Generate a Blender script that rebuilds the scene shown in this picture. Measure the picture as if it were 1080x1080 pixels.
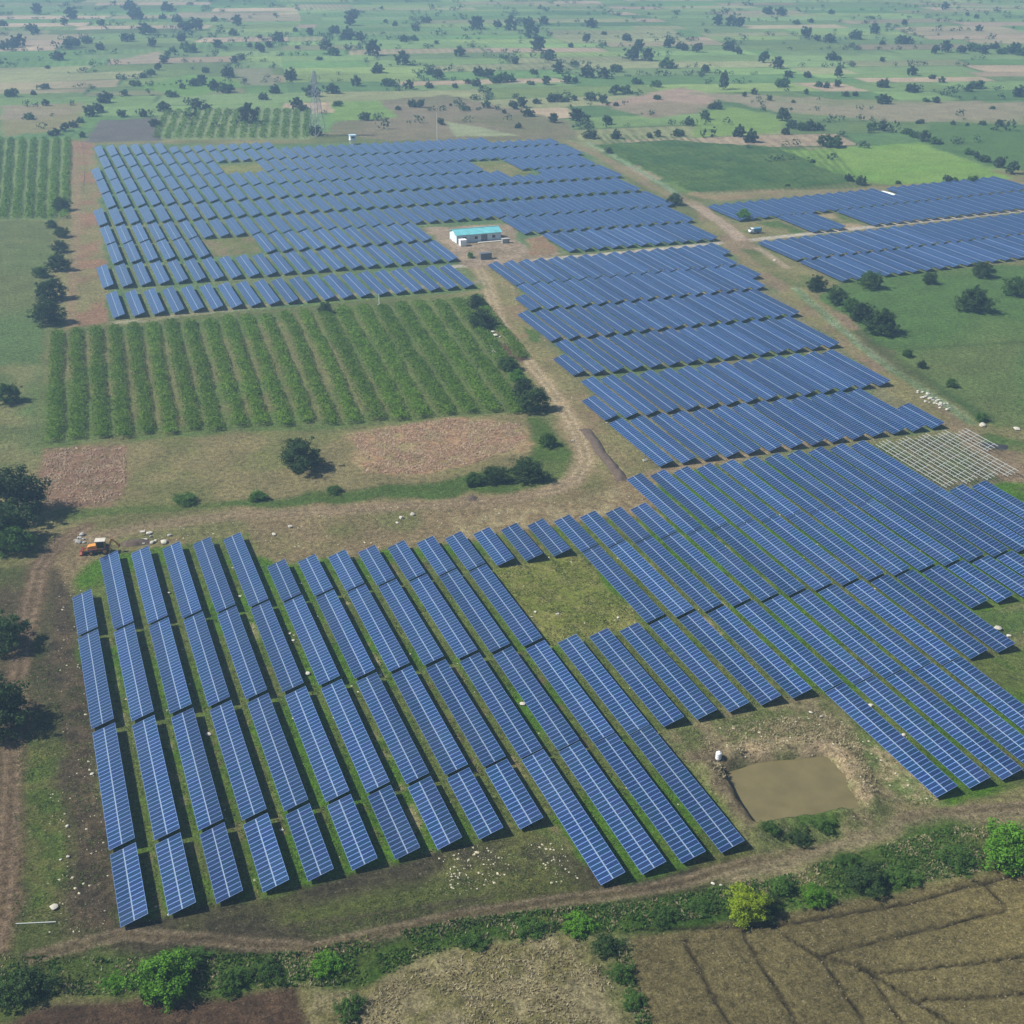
import bpy, math, random
import numpy as np
from mathutils import Matrix, Vector

for o in list(bpy.data.objects):
    bpy.data.objects.remove(o)
SC = bpy.context.scene
COL = SC.collection
rnd = random.Random(7)
rng = np.random.default_rng(11)

# ------------------------------------------------------------------ camera, sky, sun, exposure
PITCH, ROLL, YAW = 0.44981614, 0.00883812, -0.3680092
FPX = 1348.27                    # focal length in pixels of the 1080 px frame
M = 6.5                          # metres between two rows of tables
CAMZ = 127.35 + 0.6              # camera height above the ground
I0 = -1.282                      # row number -> metres offset


def cam_axes():
    c, s = math.cos(ROLL), math.sin(ROLL)
    cp, sp = math.cos(PITCH), math.sin(PITCH)
    right0, up0, fwd0 = Vector((1, 0, 0)), Vector((0, sp, cp)), Vector((0, cp, -sp))
    right = c * right0 + s * up0
    up = -s * right0 + c * up0
    R = Matrix.Rotation(YAW, 3, 'Z')
    return R @ right, R @ up, R @ fwd0


RT, UP, FW = cam_axes()
cam_data = bpy.data.cameras.new("camera")
cam = bpy.data.objects.new("camera", cam_data)
COL.objects.link(cam)
cam.matrix_world = Matrix(((RT.x, UP.x, -FW.x, 0), (RT.y, UP.y, -FW.y, 0), (RT.z, UP.z, -FW.z, CAMZ), (0, 0, 0, 1)))
cam_data.sensor_width = 36
cam_data.lens = 36 * FPX / 1080
cam_data.clip_start = 1
cam_data.clip_end = 30000
SC.camera = cam

SUN_DIR = Vector((-0.72, 0.20, 0.0)).normalized()
SUN_EL = math.radians(47)
world = bpy.data.worlds.new("World")
SC.world = world
world.use_nodes = True
wn = world.node_tree.nodes
wl = world.node_tree.links
bg = wn["Background"]
sky = wn.new("ShaderNodeTexSky")
sky.sky_type = 'NISHITA'
sky.sun_disc = False
sky.sun_elevation = SUN_EL
sky.sun_rotation = math.atan2(SUN_DIR.x, SUN_DIR.y)
sky.air_density = 1.0
sky.dust_density = 0.5
sky.ozone_density = 1.5
wl.new(sky.outputs[0], bg.inputs[0])
bg.inputs[1].default_value = 0.06
sund = bpy.data.lights.new("sun", 'SUN')
sund.energy = 5.0
sund.angle = math.radians(0.5)
sund.color = (1.0, 0.965, 0.91)
sun = bpy.data.objects.new("sun", sund)
COL.objects.link(sun)
to_sun = Vector((SUN_DIR.x * math.cos(SUN_EL), SUN_DIR.y * math.cos(SUN_EL), math.sin(SUN_EL)))
sun.rotation_euler = to_sun.to_track_quat('Z', 'Y').to_euler()
SC.view_settings.view_transform = 'Standard'
SC.view_settings.look = 'None'
SC.view_settings.exposure = 0.6
SC.view_settings.gamma = 1.0
SC.render.film_transparent = False
SC.cycles.max_bounces = 5
SC.cycles.diffuse_bounces = 2
SC.cycles.glossy_bounces = 2
SC.cycles.transmission_bounces = 3
SC.cycles.transparent_max_bounces = 4
SC.cycles.volume_bounces = 0
SC.cycles.use_denoising = True


# ------------------------------------------------------------------ helpers
def at(px, py, z=0.0):
    """ground point (metres) seen at a pixel of the 1080 px photograph"""
    d = FW + RT * ((px - 540) / FPX) + UP * ((540 - py) / FPX)
    t = (z - CAMZ) / d.z
    return d.x * t, d.y * t


def to_px(x, y, z=0.0):
    v = Vector((x, y, z - CAMZ))
    w = v.dot(FW)
    return 540 + FPX * v.dot(RT) / w, 540 - FPX * v.dot(UP) / w


def mpp(x, y):
    """metres per pixel at a ground point"""
    return math.sqrt(x * x + y * y + CAMZ * CAMZ) / FPX


def gx(i):
    return M * (i + I0)


def poly_at(pts):
    return np.array([at(*p) for p in pts])


def iy(pts):
    return np.array([(gx(i), M * y) for i, y in pts])


def link(o, parent=None):
    COL.objects.link(o)
    if parent is not None:
        o.parent = parent
    return o


def tag(o, label=None, cat=None, group=None, kind=None):
    if label:
        o["label"] = label
    if cat:
        o["category"] = cat
    if group:
        o["group"] = group
    if kind:
        o["kind"] = kind
    return o


def empty(name, loc, rz=0.0):
    o = bpy.data.objects.new(name, None)
    o.empty_display_size = 0.5
    o.location = loc
    o.rotation_euler = (0, 0, rz)
    return link(o)


def np_mesh(name, verts, faces, mats, midx=None, smooth=False):
    verts = np.asarray(verts, dtype=np.float32)
    faces = np.asarray(faces, dtype=np.int32)
    n, k = faces.shape
    me = bpy.data.meshes.new(name)
    me.vertices.add(len(verts))
    me.vertices.foreach_set("co", verts.ravel())
    me.loops.add(n * k)
    me.loops.foreach_set("vertex_index", faces.ravel())
    me.polygons.add(n)
    me.polygons.foreach_set("loop_start", np.arange(0, n * k, k, dtype=np.int32))
    me.polygons.foreach_set("loop_total", np.full(n, k, dtype=np.int32))
    for m in (mats if isinstance(mats, (list, tuple)) else [mats]):
        me.materials.append(m)
    if midx is not None:
        me.polygons.foreach_set("material_index", np.asarray(midx, dtype=np.int32))
    me.polygons.foreach_set("use_smooth", np.full(n, bool(smooth)))
    me.update(calc_edges=True)
    me.validate()
    return me


class MB:
    """collects boxes, bars and tubes and makes one mesh of them"""

    def __init__(s):
        s.v = []
        s.f = []

    def add(s, vs, fs):
        o = len(s.v)
        s.v += [tuple(v) for v in vs]
        s.f += [tuple(i + o for i in f) for f in fs]
        return s

    def box(s, x0, x1, y0, y1, z0, z1, mat=None):
        vs = [(x0, y0, z0), (x1, y0, z0), (x1, y1, z0), (x0, y1, z0), (x0, y0, z1), (x1, y0, z1), (x1, y1, z1), (x0, y1, z1)]
        if mat is not None:
            vs = [mat @ Vector(v) for v in vs]
        return s.add(vs, [(0, 3, 2, 1), (4, 5, 6, 7), (0, 1, 5, 4), (1, 2, 6, 5), (2, 3, 7, 6), (3, 0, 4, 7)])

    def bar(s, a, b, w, h=None, n=4):
        a, b = Vector(a), Vector(b)
        h = h or w
        d = (b - a).normalized()
        u = d.cross(Vector((0, 0, 1)))
        if u.length < 1e-3:
            u = Vector((1, 0, 0))
        u.normalize()
        t = u.cross(d)
        vs = []
        for p in (a, b):
            for k in range(n):
                an = 2 * math.pi * (k + 0.5) / n
                r = 1 / math.cos(math.pi / n) if n == 4 else 1
                vs.append(p + u * (math.cos(an) * w / 2 * r) + t * (math.sin(an) * h / 2 * r))
        fs = [(k, (k + 1) % n, n + (k + 1) % n, n + k) for k in range(n)]
        fs += [tuple(range(n - 1, -1, -1)), tuple(range(n, 2 * n))]
        return s.add(vs, fs)

    def cyl(s, c, axis, r, l, n=20):
        c = Vector(c)
        ax = Vector(axis).normalized()
        return s.bar(c - ax * l / 2, c + ax * l / 2, 2 * r, n=n)

    def prism(s, pts, y0, y1):
        """outline in xz pushed along y"""
        n = len(pts)
        vs = [(p[0], y0, p[1]) for p in pts] + [(p[0], y1, p[1]) for p in pts]
        fs = [(k, (k + 1) % n, n + (k + 1) % n, n + k) for k in range(n)]
        fs += [tuple(range(n - 1, -1, -1)), tuple(range(n, 2 * n))]
        return s.add(vs, fs)

    def mesh(s, name, mat, bevel=0):
        me = bpy.data.meshes.new(name)
        me.from_pydata(s.v, [], s.f)
        me.materials.append(mat)
        import bmesh
        bm = bmesh.new()
        bm.from_mesh(me)
        bmesh.ops.recalc_face_normals(bm, faces=bm.faces)
        if bevel:
            bmesh.ops.bevel(bm, geom=list(bm.edges), offset=bevel, segments=1, affect='EDGES', clamp_overlap=True)
        bm.to_mesh(me)
        bm.free()
        return me

    def build(s, name, mat, parent=None, bevel=0):
        return link(bpy.data.objects.new(name, s.mesh(name, mat, bevel)), parent)


# ---- value noise in numpy
def _hash(ix, iy_, seed):
    h = (ix.astype(np.int64) * 374761393 + iy_.astype(np.int64) * 668265263 + seed * 1274126177) & 0x7fffffff
    h = ((h ^ (h >> 13)) * 1274126177) & 0x7fffffff
    h = (h ^ (h >> 16)) & 0xffff
    return h / 65535.0


def vnoise(x, y, scale, seed=0, octaves=1):
    out = np.zeros_like(x)
    amp, tot = 1.0, 0.0
    for k in range(octaves):
        u, v = x / scale, y / scale
        i, j = np.floor(u), np.floor(v)
        fx, fy = u - i, v - j
        fx, fy = fx * fx * (3 - 2 * fx), fy * fy * (3 - 2 * fy)
        a, b = _hash(i, j, seed + k), _hash(i + 1, j, seed + k)
        c, d = _hash(i, j + 1, seed + k), _hash(i + 1, j + 1, seed + k)
        out += amp * ((a * (1 - fx) + b * fx) * (1 - fy) + (c * (1 - fx) + d * fx) * fy)
        tot += amp
        amp *= 0.5
        scale *= 0.5
    return out / tot


def sdf_poly(x, y, P):
    """signed distance to a polygon, negative inside"""
    d = np.full(x.shape, 1e9)
    inside = np.zeros(x.shape, bool)
    n = len(P)
    for k in range(n):
        ax, ay = P[k]
        bx, by = P[(k + 1) % n]
        ex, ey = bx - ax, by - ay
        t = np.clip(((x - ax) * ex + (y - ay) * ey) / (ex * ex + ey * ey + 1e-9), 0, 1)
        d = np.minimum(d, np.hypot(x - ax - t * ex, y - ay - t * ey))
        if ay != by:
            c = ((ay > y) != (by > y)) & (x < (bx - ax) * (y - ay) / (by - ay) + ax)
            inside ^= c
    return np.where(inside, -d, d)


def dist_line(x, y, P):
    d = np.full(x.shape, 1e9)
    for k in range(len(P) - 1):
        ax, ay = P[k]
        bx, by = P[k + 1]
        ex, ey = bx - ax, by - ay
        t = np.clip(((x - ax) * ex + (y - ay) * ey) / (ex * ex + ey * ey + 1e-9), 0, 1)
        d = np.minimum(d, np.hypot(x - ax - t * ex, y - ay - t * ey))
    return d


def smooth01(v):
    v = np.clip(v, 0, 1)
    return v * v * (3 - 2 * v)


# ------------------------------------------------------------------ materials
MATS = {}


def pmat(name, col, rough=0.8, metal=0.0, spec=0.5, var=0.0, scale=3.0, obj_var=0.0, bump=0.0):
    m = bpy.data.materials.new(name)
    m.use_nodes = True
    nt = m.node_tree
    b = nt.nodes["Principled BSDF"]
    b.inputs["Base Color"].default_value = (*col, 1)
    b.inputs["Roughness"].default_value = rough
    b.inputs["Metallic"].default_value = metal
    b.inputs["Specular IOR Level"].default_value = spec
    fac = None
    if var or bump:
        geo = nt.nodes.new("ShaderNodeNewGeometry")
        nz = nt.nodes.new("ShaderNodeTexNoise")
        nz.inputs["Scale"].default_value = scale
        nz.inputs["Detail"].default_value = 5
        nz.inputs["Roughness"].default_value = 0.65
        nt.links.new(geo.outputs["Position"], nz.inputs["Vector"])
        mr = nt.nodes.new("ShaderNodeMapRange")
        mr.inputs[1].default_value = 0.3
        mr.inputs[2].default_value = 0.7
        mr.inputs[3].default_value = 1 - var
        mr.inputs[4].default_value = 1 + var
        nt.links.new(nz.outputs[0], mr.inputs[0])
        fac = mr.outputs[0]
        if bump:
            bp = nt.nodes.new("ShaderNodeBump")
            bp.inputs["Strength"].default_value = 0.8
            bp.inputs["Distance"].default_value = bump
            nt.links.new(nz.outputs[0], bp.inputs["Height"])
            nt.links.new(bp.outputs[0], b.inputs["Normal"])
    if obj_var:
        oi = nt.nodes.new("ShaderNodeObjectInfo")
        mr2 = nt.nodes.new("ShaderNodeMapRange")
        mr2.inputs[3].default_value = 1 - obj_var
        mr2.inputs[4].default_value = 1 + obj_var
        nt.links.new(oi.outputs["Random"], mr2.inputs[0])
        if fac is None:
            fac = mr2.outputs[0]
        else:
            mu = nt.nodes.new("ShaderNodeMath")
            mu.operation = 'MULTIPLY'
            nt.links.new(fac, mu.inputs[0])
            nt.links.new(mr2.outputs[0], mu.inputs[1])
            fac = mu.outputs[0]
    if fac is not None:
        vm = nt.nodes.new("ShaderNodeVectorMath")
        vm.operation = 'SCALE'
        vm.inputs[0].default_value = col
        nt.links.new(fac, vm.inputs["Scale"])
        nt.links.new(vm.outputs[0], b.inputs["Base Color"])
    MATS[name] = m
    return m


def leaf_mat(name, c1, c2, scale=1.2, obj_var=0.25, trans=0.25):
    """foliage: two leaf colours mixed by noise, a little light let through"""
    m = bpy.data.materials.new(name)
    m.use_nodes = True
    nt = m.node_tree
    N, L = nt.nodes, nt.links
    b = N["Principled BSDF"]
    geo = N.new("ShaderNodeNewGeometry")
    nz = N.new("ShaderNodeTexNoise")
    nz.inputs["Scale"].default_value = scale
    nz.inputs["Detail"].default_value = 3
    L.new(geo.outputs["Position"], nz.inputs["Vector"])
    rp = N.new("ShaderNodeMapRange")
    rp.inputs[1].default_value = 0.32
    rp.inputs[2].default_value = 0.68
    L.new(nz.outputs[0], rp.inputs[0])
    mx = N.new("ShaderNodeMix")
    mx.data_type = 'RGBA'
    mx.inputs["A"].default_value = (*c1, 1)
    mx.inputs["B"].default_value = (*c2, 1)
    L.new(rp.outputs[0], mx.inputs["Factor"])
    oi = N.new("ShaderNodeObjectInfo")
    mr = N.new("ShaderNodeMapRange")
    mr.inputs[3].default_value = 1 - obj_var
    mr.inputs[4].default_value = 1 + obj_var
    L.new(oi.outputs["Random"], mr.inputs[0])
    vm = N.new("ShaderNodeVectorMath")
    vm.operation = 'SCALE'
    L.new(mx.outputs["Result"], vm.inputs[0])
    L.new(mr.outputs[0], vm.inputs["Scale"])
    L.new(vm.outputs[0], b.inputs["Base Color"])
    b.inputs["Roughness"].default_value = 0.75
    b.inputs["Specular IOR Level"].default_value = 0.15
    tr = N.new("ShaderNodeBsdfTranslucent")
    L.new(vm.outputs[0], tr.inputs[0])
    ms = N.new("ShaderNodeMixShader")
    ms.inputs[0].default_value = trans
    L.new(b.outputs[0], ms.inputs[1])
    L.new(tr.outputs[0], ms.inputs[2])
    L.new(ms.outputs[0], N["Material Output"].inputs[0])
    MATS[name] = m
    return m


steel = pmat("galvanised steel", (0.42, 0.43, 0.44), 0.5, 0.6, var=0.15, scale=2)
dark_steel = pmat("dull steel", (0.16, 0.165, 0.17), 0.6, 0.4)
white_paint = pmat("white paint", (0.78, 0.79, 0.78), 0.6, var=0.06, scale=1)
pale_wall = pmat("pale blue plaster", (0.58, 0.65, 0.67), 0.85, var=0.16, scale=0.7)
turq_roof = pmat("turquoise roofing sheet", (0.14, 0.43, 0.45), 0.5, var=0.22, scale=0.5)
dark_glass = pmat("dark glass", (0.02, 0.025, 0.03), 0.15)
orange_paint = pmat("orange yellow paint", (0.62, 0.24, 0.035), 0.55, var=0.2, scale=2.5)
dark_red = pmat("rusty red paint", (0.22, 0.05, 0.03), 0.7, var=0.2, scale=3)
tyre = pmat("tyre rubber", (0.03, 0.03, 0.03), 0.9)
bark = pmat("bark", (0.13, 0.095, 0.065), 0.95, var=0.25, scale=2)
rock_pale = pmat("pale stone", (0.44, 0.41, 0.34), 0.9, var=0.18, scale=1.5, obj_var=0.15)
rock_grey = pmat("grey stone", (0.30, 0.29, 0.26), 0.95, var=0.25, scale=1.5, obj_var=0.2)
sheet_white = pmat("white plastic sheet", (0.80, 0.82, 0.80), 0.5, var=0.05)
soil_dark = pmat("dark dug soil", (0.085, 0.06, 0.042), 1.0, var=0.4, scale=1.2, bump=0.3)
ash_black = pmat("burnt ash", (0.025, 0.025, 0.027), 1.0, var=0.4, scale=2)
leaf_dark = leaf_mat("dark tree leaves", (0.022, 0.046, 0.012), (0.055, 0.098, 0.022), 0.9)
leaf_mid = leaf_mat("mid green leaves", (0.035, 0.085, 0.012), (0.090, 0.170, 0.030), 0.9)
leaf_bright = leaf_mat("bright green leaves", (0.055, 0.155, 0.010), (0.13, 0.29, 0.022), 1.0)
leaf_lime = leaf_mat("yellow green leaves", (0.16, 0.24, 0.012), (0.34, 0.42, 0.025), 1.0, 0.05, 0.35)
leaf_crop = leaf_mat("pigeon pea leaves", (0.072, 0.155, 0.010), (0.165, 0.27, 0.028), 0.5, 0.12, 0.35)
leaf_dry = leaf_mat("dry grass", (0.34, 0.28, 0.15), (0.55, 0.48, 0.30), 0.35, 0.0, 0.4)
leaf_pink = leaf_mat("dry pinkish stalks", (0.54, 0.37, 0.26), (0.66, 0.52, 0.37), 0.3, 0.0, 0.4)
leaf_far = leaf_mat("distant tree leaves", (0.035, 0.062, 0.028), (0.070, 0.115, 0.042), 0.4)  # lighter, bluer leaves: distance haze painted into the colour
leaf_grass = leaf_mat("short grass", (0.09, 0.14, 0.03), (0.22, 0.26, 0.08), 0.5, 0.0, 0.4)


def panel_mat():
    m = bpy.data.materials.new("solar modules")
    m.use_nodes = True
    nt = m.node_tree
    N, L = nt.nodes, nt.links
    b = N["Principled BSDF"]
    tc = N.new("ShaderNodeTexCoord")
    sx = N.new("ShaderNodeSeparateXYZ")
    L.new(tc.outputs["UV"], sx.inputs[0])       # u across the slope in metres, v along the table in modules

    def math_(op, a, b_=None, c=None):
        n = N.new("ShaderNodeMath")
        n.operation = op
        for k, v in enumerate((a, b_, c)):
            if v is None:
                continue
            if isinstance(v, (int, float)):
                n.inputs[k].default_value = v
            else:
                L.new(v, n.inputs[k])
        return n.outputs[0]

    def edge(src, size, width):
        # 1 at the borders of every cell of the given size
        f = math_('FRACT', math_('DIVIDE', src, size))
        d = math_('ABSOLUTE', math_('SUBTRACT', f, 0.5))
        return math_('GREATER_THAN', d, 0.5 - width)

    frame_v = edge(sx.outputs[1], 1.0, 0.068)
    frame_u = edge(sx.outputs[0], 1.0, 0.022)
    frame = math_('MAXIMUM', frame_v, frame_u)
    cell = math_('MAXIMUM', edge(math_('MULTIPLY', sx.outputs[1], 6.0), 1.0, 0.035), edge(math_('MULTIPLY', sx.outputs[0], 12.0), 1.0, 0.035))
    # every module its own shade of blue
    wn_ = N.new("ShaderNodeTexWhiteNoise")
    wn_.noise_dimensions = '3D'
    cx = N.new("ShaderNodeCombineXYZ")
    oi = N.new("ShaderNodeObjectInfo")
    L.new(math_('FLOOR', sx.outputs[1]), cx.inputs[0])
    L.new(math_('FLOOR', sx.outputs[0]), cx.inputs[1])
    L.new(math_('MULTIPLY', oi.outputs["Random"], 91.0), cx.inputs[2])
    L.new(cx.outputs[0], wn_.inputs[0])
    ramp = N.new("ShaderNodeValToRGB")
    r = ramp.color_ramp
    r.elements[0].position, r.elements[0].color = 0.0, (0.0025, 0.017, 0.060, 1)
    r.elements[1].position, r.elements[1].color = 1.0, (0.006, 0.020, 0.080, 1)
    e = r.elements.new(0.35)
    e.color = (0.0015, 0.024, 0.064, 1)
    e = r.elements.new(0.7)
    e.color = (0.003, 0.018, 0.071, 1)
    L.new(wn_.outputs["Value"], ramp.inputs[0])
    m1 = N.new("ShaderNodeMix")
    m1.data_type = 'RGBA'
    L.new(math_('MULTIPLY', cell, 0.16), m1.inputs["Factor"])
    L.new(ramp.outputs[0], m1.inputs["A"])
    m1.inputs["B"].default_value = (0.30, 0.36, 0.48, 1)
    m2 = N.new("ShaderNodeMix")
    m2.data_type = 'RGBA'
    L.new(frame, m2.inputs["Factor"])
    L.new(m1.outputs["Result"], m2.inputs["A"])
    mid = math_('LESS_THAN', math_('ABSOLUTE', math_('SUBTRACT', sx.outputs[0], 2.0)), 1.035)
    m3 = N.new("ShaderNodeMix")
    m3.data_type = 'RGBA'
    L.new(mid, m3.inputs["Factor"])
    m3.inputs["A"].default_value = (0.10, 0.19, 0.40, 1)
    m3.inputs["B"].default_value = (0.15, 0.26, 0.44, 1)
    L.new(m3.outputs["Result"], m2.inputs["B"])
    geo = N.new("ShaderNodeNewGeometry")
    dn = N.new("ShaderNodeTexNoise")
    dn.inputs["Scale"].default_value = 0.11
    dn.inputs["Detail"].default_value = 4
    L.new(geo.outputs["Position"], dn.inputs["Vector"])
    dm = N.new("ShaderNodeMapRange")
    dm.inputs[1].default_value, dm.inputs[2].default_value = 0.42, 0.75
    dm.inputs[3].default_value, dm.inputs[4].default_value = 0.0, 0.07
    L.new(dn.outputs[0], dm.inputs[0])
    m4 = N.new("ShaderNodeMix")
    m4.data_type = 'RGBA'
    L.new(dm.outputs[0], m4.inputs["Factor"])
    L.new(m2.outputs["Result"], m4.inputs["A"])
    m4.inputs["B"].default_value = (0.16, 0.165, 0.16, 1)
    tone = N.new("ShaderNodeVectorMath")
    tone.operation = 'SCALE'
    L.new(m4.outputs["Result"], tone.inputs[0])
    L.new(math_('MULTIPLY_ADD', oi.outputs["Random"], 0.5, 0.75), tone.inputs["Scale"])
    L.new(tone.outputs[0], b.inputs["Base Color"])
    rg = math_('MULTIPLY_ADD', frame, 0.25, 0.16)
    L.new(rg, b.inputs["Roughness"])
    b.inputs["Specular IOR Level"].default_value = 0.5
    b.inputs["Coat Weight"].default_value = 1.0
    b.inputs["Coat Roughness"].default_value = 0.12
    b.inputs["Coat IOR"].default_value = 1.45
    return m


panel = panel_mat()
backsheet = pmat("white backsheet", (0.55, 0.56, 0.58), 0.7)


# ------------------------------------------------------------------ ground: one sheet, its bare earth, grass and fields
def axis(parts):
    out = []
    for a, b, s0, s1 in parts:
        n = max(2, int(round((b - a) / ((s0 - s1) / math.log(s0 / s1) if abs(s0 - s1) > 1e-6 else s0))))
        t = np.linspace(0, 1, n, endpoint=False)
        if abs(s0 - s1) < 1e-6:
            out.append(a + (b - a) * t)
        else:
            k = s1 / s0
            out.append(a + (b - a) * (k ** t - 1) / (k - 1))
    out.append(np.array([parts[-1][1]]))
    return np.concatenate(out)


XS = axis([(-6000, -500, 300, 12), (-500, -70, 12, 1.2), (-70, -16, 1.2, 0.5), (-16, 135, 0.48, 0.48), (135, 330, 0.7, 1.1),
           (330, 1500, 1.1, 7), (1500, 7000, 7, 300)])
YS = axis([(-3000, 50, 300, 5), (50, 80, 5, 0.45), (80, 125, 0.45, 0.45), (125, 262, 0.5, 0.65), (262, 560, 0.7, 1.1), (560, 800, 1.1, 1.5), (800, 2100, 1.5, 8), (2100, 8000, 8, 300)])
GX, GY = np.meshgrid(XS, YS)
NX, NY = len(XS), len(YS)
gxv, gyv = GX.ravel(), GY.ravel()
ALB = np.zeros((gxv.size, 3))
HGT = np.zeros(gxv.size)
VEG = np.full(gxv.size, 0.6)       # how much pale straw is strewn through the cover
WX = (vnoise(gxv, gyv, 9, 1, 3) - 0.5)
WY = (vnoise(gxv, gyv, 9, 5, 3) - 0.5)
N_S = vnoise(gxv, gyv, 3.0, 21, 3)
N_M = vnoise(gxv, gyv, 14.0, 31, 3)
N_L = vnoise(gxv, gyv, 60.0, 41, 3)


def sel_box(P, m):
    x0, y0 = P.min(0) - m
    x1, y1 = P.max(0) + m
    i0, i1 = np.searchsorted(XS, [x0, x1])
    j0, j1 = np.searchsorted(YS, [y0, y1])
    jj, ii = np.meshgrid(np.arange(j0, j1), np.arange(i0, i1), indexing='ij')
    return (jj * NX + ii).ravel()


def lay(idx, w, col, col2=None, noise=None):
    """blend an earth or plant colour into the ground with weight w"""
    c = np.array(col)[None, :]
    if col2 is not None:
        n = smooth01((noise[idx] - 0.36) / 0.28)[:, None]
        c = c * (1 - n) + np.array(col2)[None, :] * n
    ALB[idx] = ALB[idx] * (1 - w[:, None]) + c * w[:, None]


def patch(P, col, col2=None, edge=1.2, rough=2.5, noise=None, alpha=1.0, veg=None, dh=0.0):
    P = np.asarray(P)
    idx = sel_box(P, edge + rough + 1)
    x, y = gxv[idx], gyv[idx]
    d = sdf_poly(x + WX[idx] * rough * 2, y + WY[idx] * rough * 2, P)
    w = smooth01(0.5 - d / (2 * edge)) * alpha
    lay(idx, w, col, col2, N_M if noise is None else noise)
    if veg is not None:
        VEG[idx] = VEG[idx] * (1 - w) + veg * w
    if dh:
        HGT[idx] += w * dh * (0.5 + N_S[idx])
    return idx, w, d


def track(P, col, width, edge=0.8, rough=1.2, alpha=1.0, col2=None, dh=0.0, veg=0.15, broken=0.0):
    P = np.asarray(P)
    idx = sel_box(P, width + edge + rough + 1)
    x, y = gxv[idx], gyv[idx]
    d = dist_line(x + WX[idx] * rough, y + WY[idx] * rough, P) - width / 2
    w = smooth01(0.5 - d / (2 * edge)) * alpha
    if broken:
        w = w * smooth01((N_S[idx] - 0.5 * broken) / 0.25)
    lay(idx, w, col, col2, N_S)
    VEG[idx] = VEG[idx] * (1 - w) + veg * w
    if dh:
        HGT[idx] += w * dh
    return idx, w


def ruts(P, col, gauge=1.8, w=0.55, alpha=0.8, dh=-0.08):
    """a pair of wheel tracks along a line"""
    P = np.asarray(P)
    for s in (-1, 1):
        Q = []
        for k in range(len(P)):
            a, b = P[max(k - 1, 0)], P[min(k + 1, len(P) - 1)]
            t = (b - a) / np.hypot(*(b - a))
            Q.append(P[k] + s * gauge / 2 * np.array([-t[1], t[0]]))
        track(np.array(Q), col, w, 0.45, 0.6, alpha, dh=dh)


G_GREEN = (0.085, 0.130, 0.038)
G_LUSH = (0.060, 0.120, 0.022)
G_DULL = (0.125, 0.145, 0.058)
G_DRY = (0.215, 0.195, 0.095)
S_BROWN = (0.145, 0.105, 0.062)
S_DARK = (0.060, 0.050, 0.032)
S_PALE = (0.34, 0.265, 0.165)
S_TAN = (0.255, 0.195, 0.115)
S_RED = (0.26, 0.165, 0.105)
STRAW = (0.37, 0.31, 0.185)

# --- far plain: a patchwork of small fields
ca, sa = math.cos(-YAW * 0.55), math.sin(-YAW * 0.55)
fu = gxv * ca - gyv * sa + 60 * (vnoise(gxv, gyv, 260, 77, 2) - 0.5)
fv = gxv * sa + gyv * ca + 60 * (vnoise(gxv, gyv, 260, 78, 2) - 0.5)
CW, CH = 120.0, 44.0
cj = np.floor(fv / CH)
off = _hash(cj, cj * 0 + 3, 5) * CW
ci = np.floor((fu + off) / CW)
big = _hash(np.floor(fu / 420), np.floor(fv / 330), 9)
h1 = _hash(ci, cj, 17)
h2 = _hash(ci, cj, 18)
pal = np.array([[0.095, 0.165, 0.055], [0.07, 0.125, 0.045], [0.135, 0.205, 0.075], [0.085, 0.15, 0.05], [0.175, 0.19, 0.095],
                [0.12, 0.175, 0.07], [0.27, 0.225, 0.15], [0.11, 0.165, 0.06], [0.145, 0.20, 0.07], [0.22, 0.20, 0.12], [0.10, 0.14, 0.05]])
ALB[:] = pal[np.minimum((np.clip(h1 * 0.75 + big * 0.25, 0, .999) * len(pal)).astype(int), len(pal) - 1)]
ALB *= (0.82 + 0.36 * h2)[:, None]
ed = np.minimum(np.minimum(fv / CH - cj, 1 - (fv / CH - cj)) * CH, np.minimum((fu + off) / CW - ci, 1 - ((fu + off) / CW - ci)) * CW)
we = smooth01((3.2 - ed) / 3.0) * (0.35 + 0.65 * (vnoise(gxv, gyv, 40, 80, 2) > 0.5))
ALB = ALB * (1 - we[:, None]) + np.array((0.06, 0.10, 0.04))[None] * we[:, None]
# planting lines inside some of the far fields
ln = 0.5 + 0.5 * np.sin(np.where(h2 > 0.5, fu * 0.9, fv * 0.8))
ALB *= (1 - np.where((h1 * 7 % 1) > 0.55, 0.22, 0.05) * ln)[:, None]
ALB *= (0.9 + 0.7 * N_L)[:, None] * np.array([1.14, 1.08, 1.10])

# --- home ground round the solar farm
home = iy([(-14, 5), (30, 5), (60, 40), (80, 66), (82, 84), (46, 84), (48, 112), (20, 121), (2, 122), (-14, 100)])
patch(home, G_DULL, G_DRY, 3, 4, N_L)
# left side
patch(poly_at([(-60, 232), (62, 232), (48, 340), (40, 480), (-60, 490)]), (0.10, 0.15, 0.055), G_DULL, 1.5, 3, N_L)
patch(poly_at([(-40, 385), (42, 385), (40, 500), (-60, 500)]), G_DRY, G_DULL, 6, 8, N_M, 0.7)
patch(poly_at([(-60, 146), (74, 146), (62, 232), (-60, 232)]), (0.165, 0.215, 0.085), (0.14, 0.19, 0.07), 1.5, 2, N_L)
patch(poly_at([(72, 148), (97, 150), (104, 230), (120, 338), (74, 346), (80, 250)]), S_RED, G_DRY, 2, 3, N_M, veg=0.5)
track(poly_at([(76, 150), (82, 200), (80, 260), (74, 340)]), S_TAN, 3.0, 1, 1)
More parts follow.
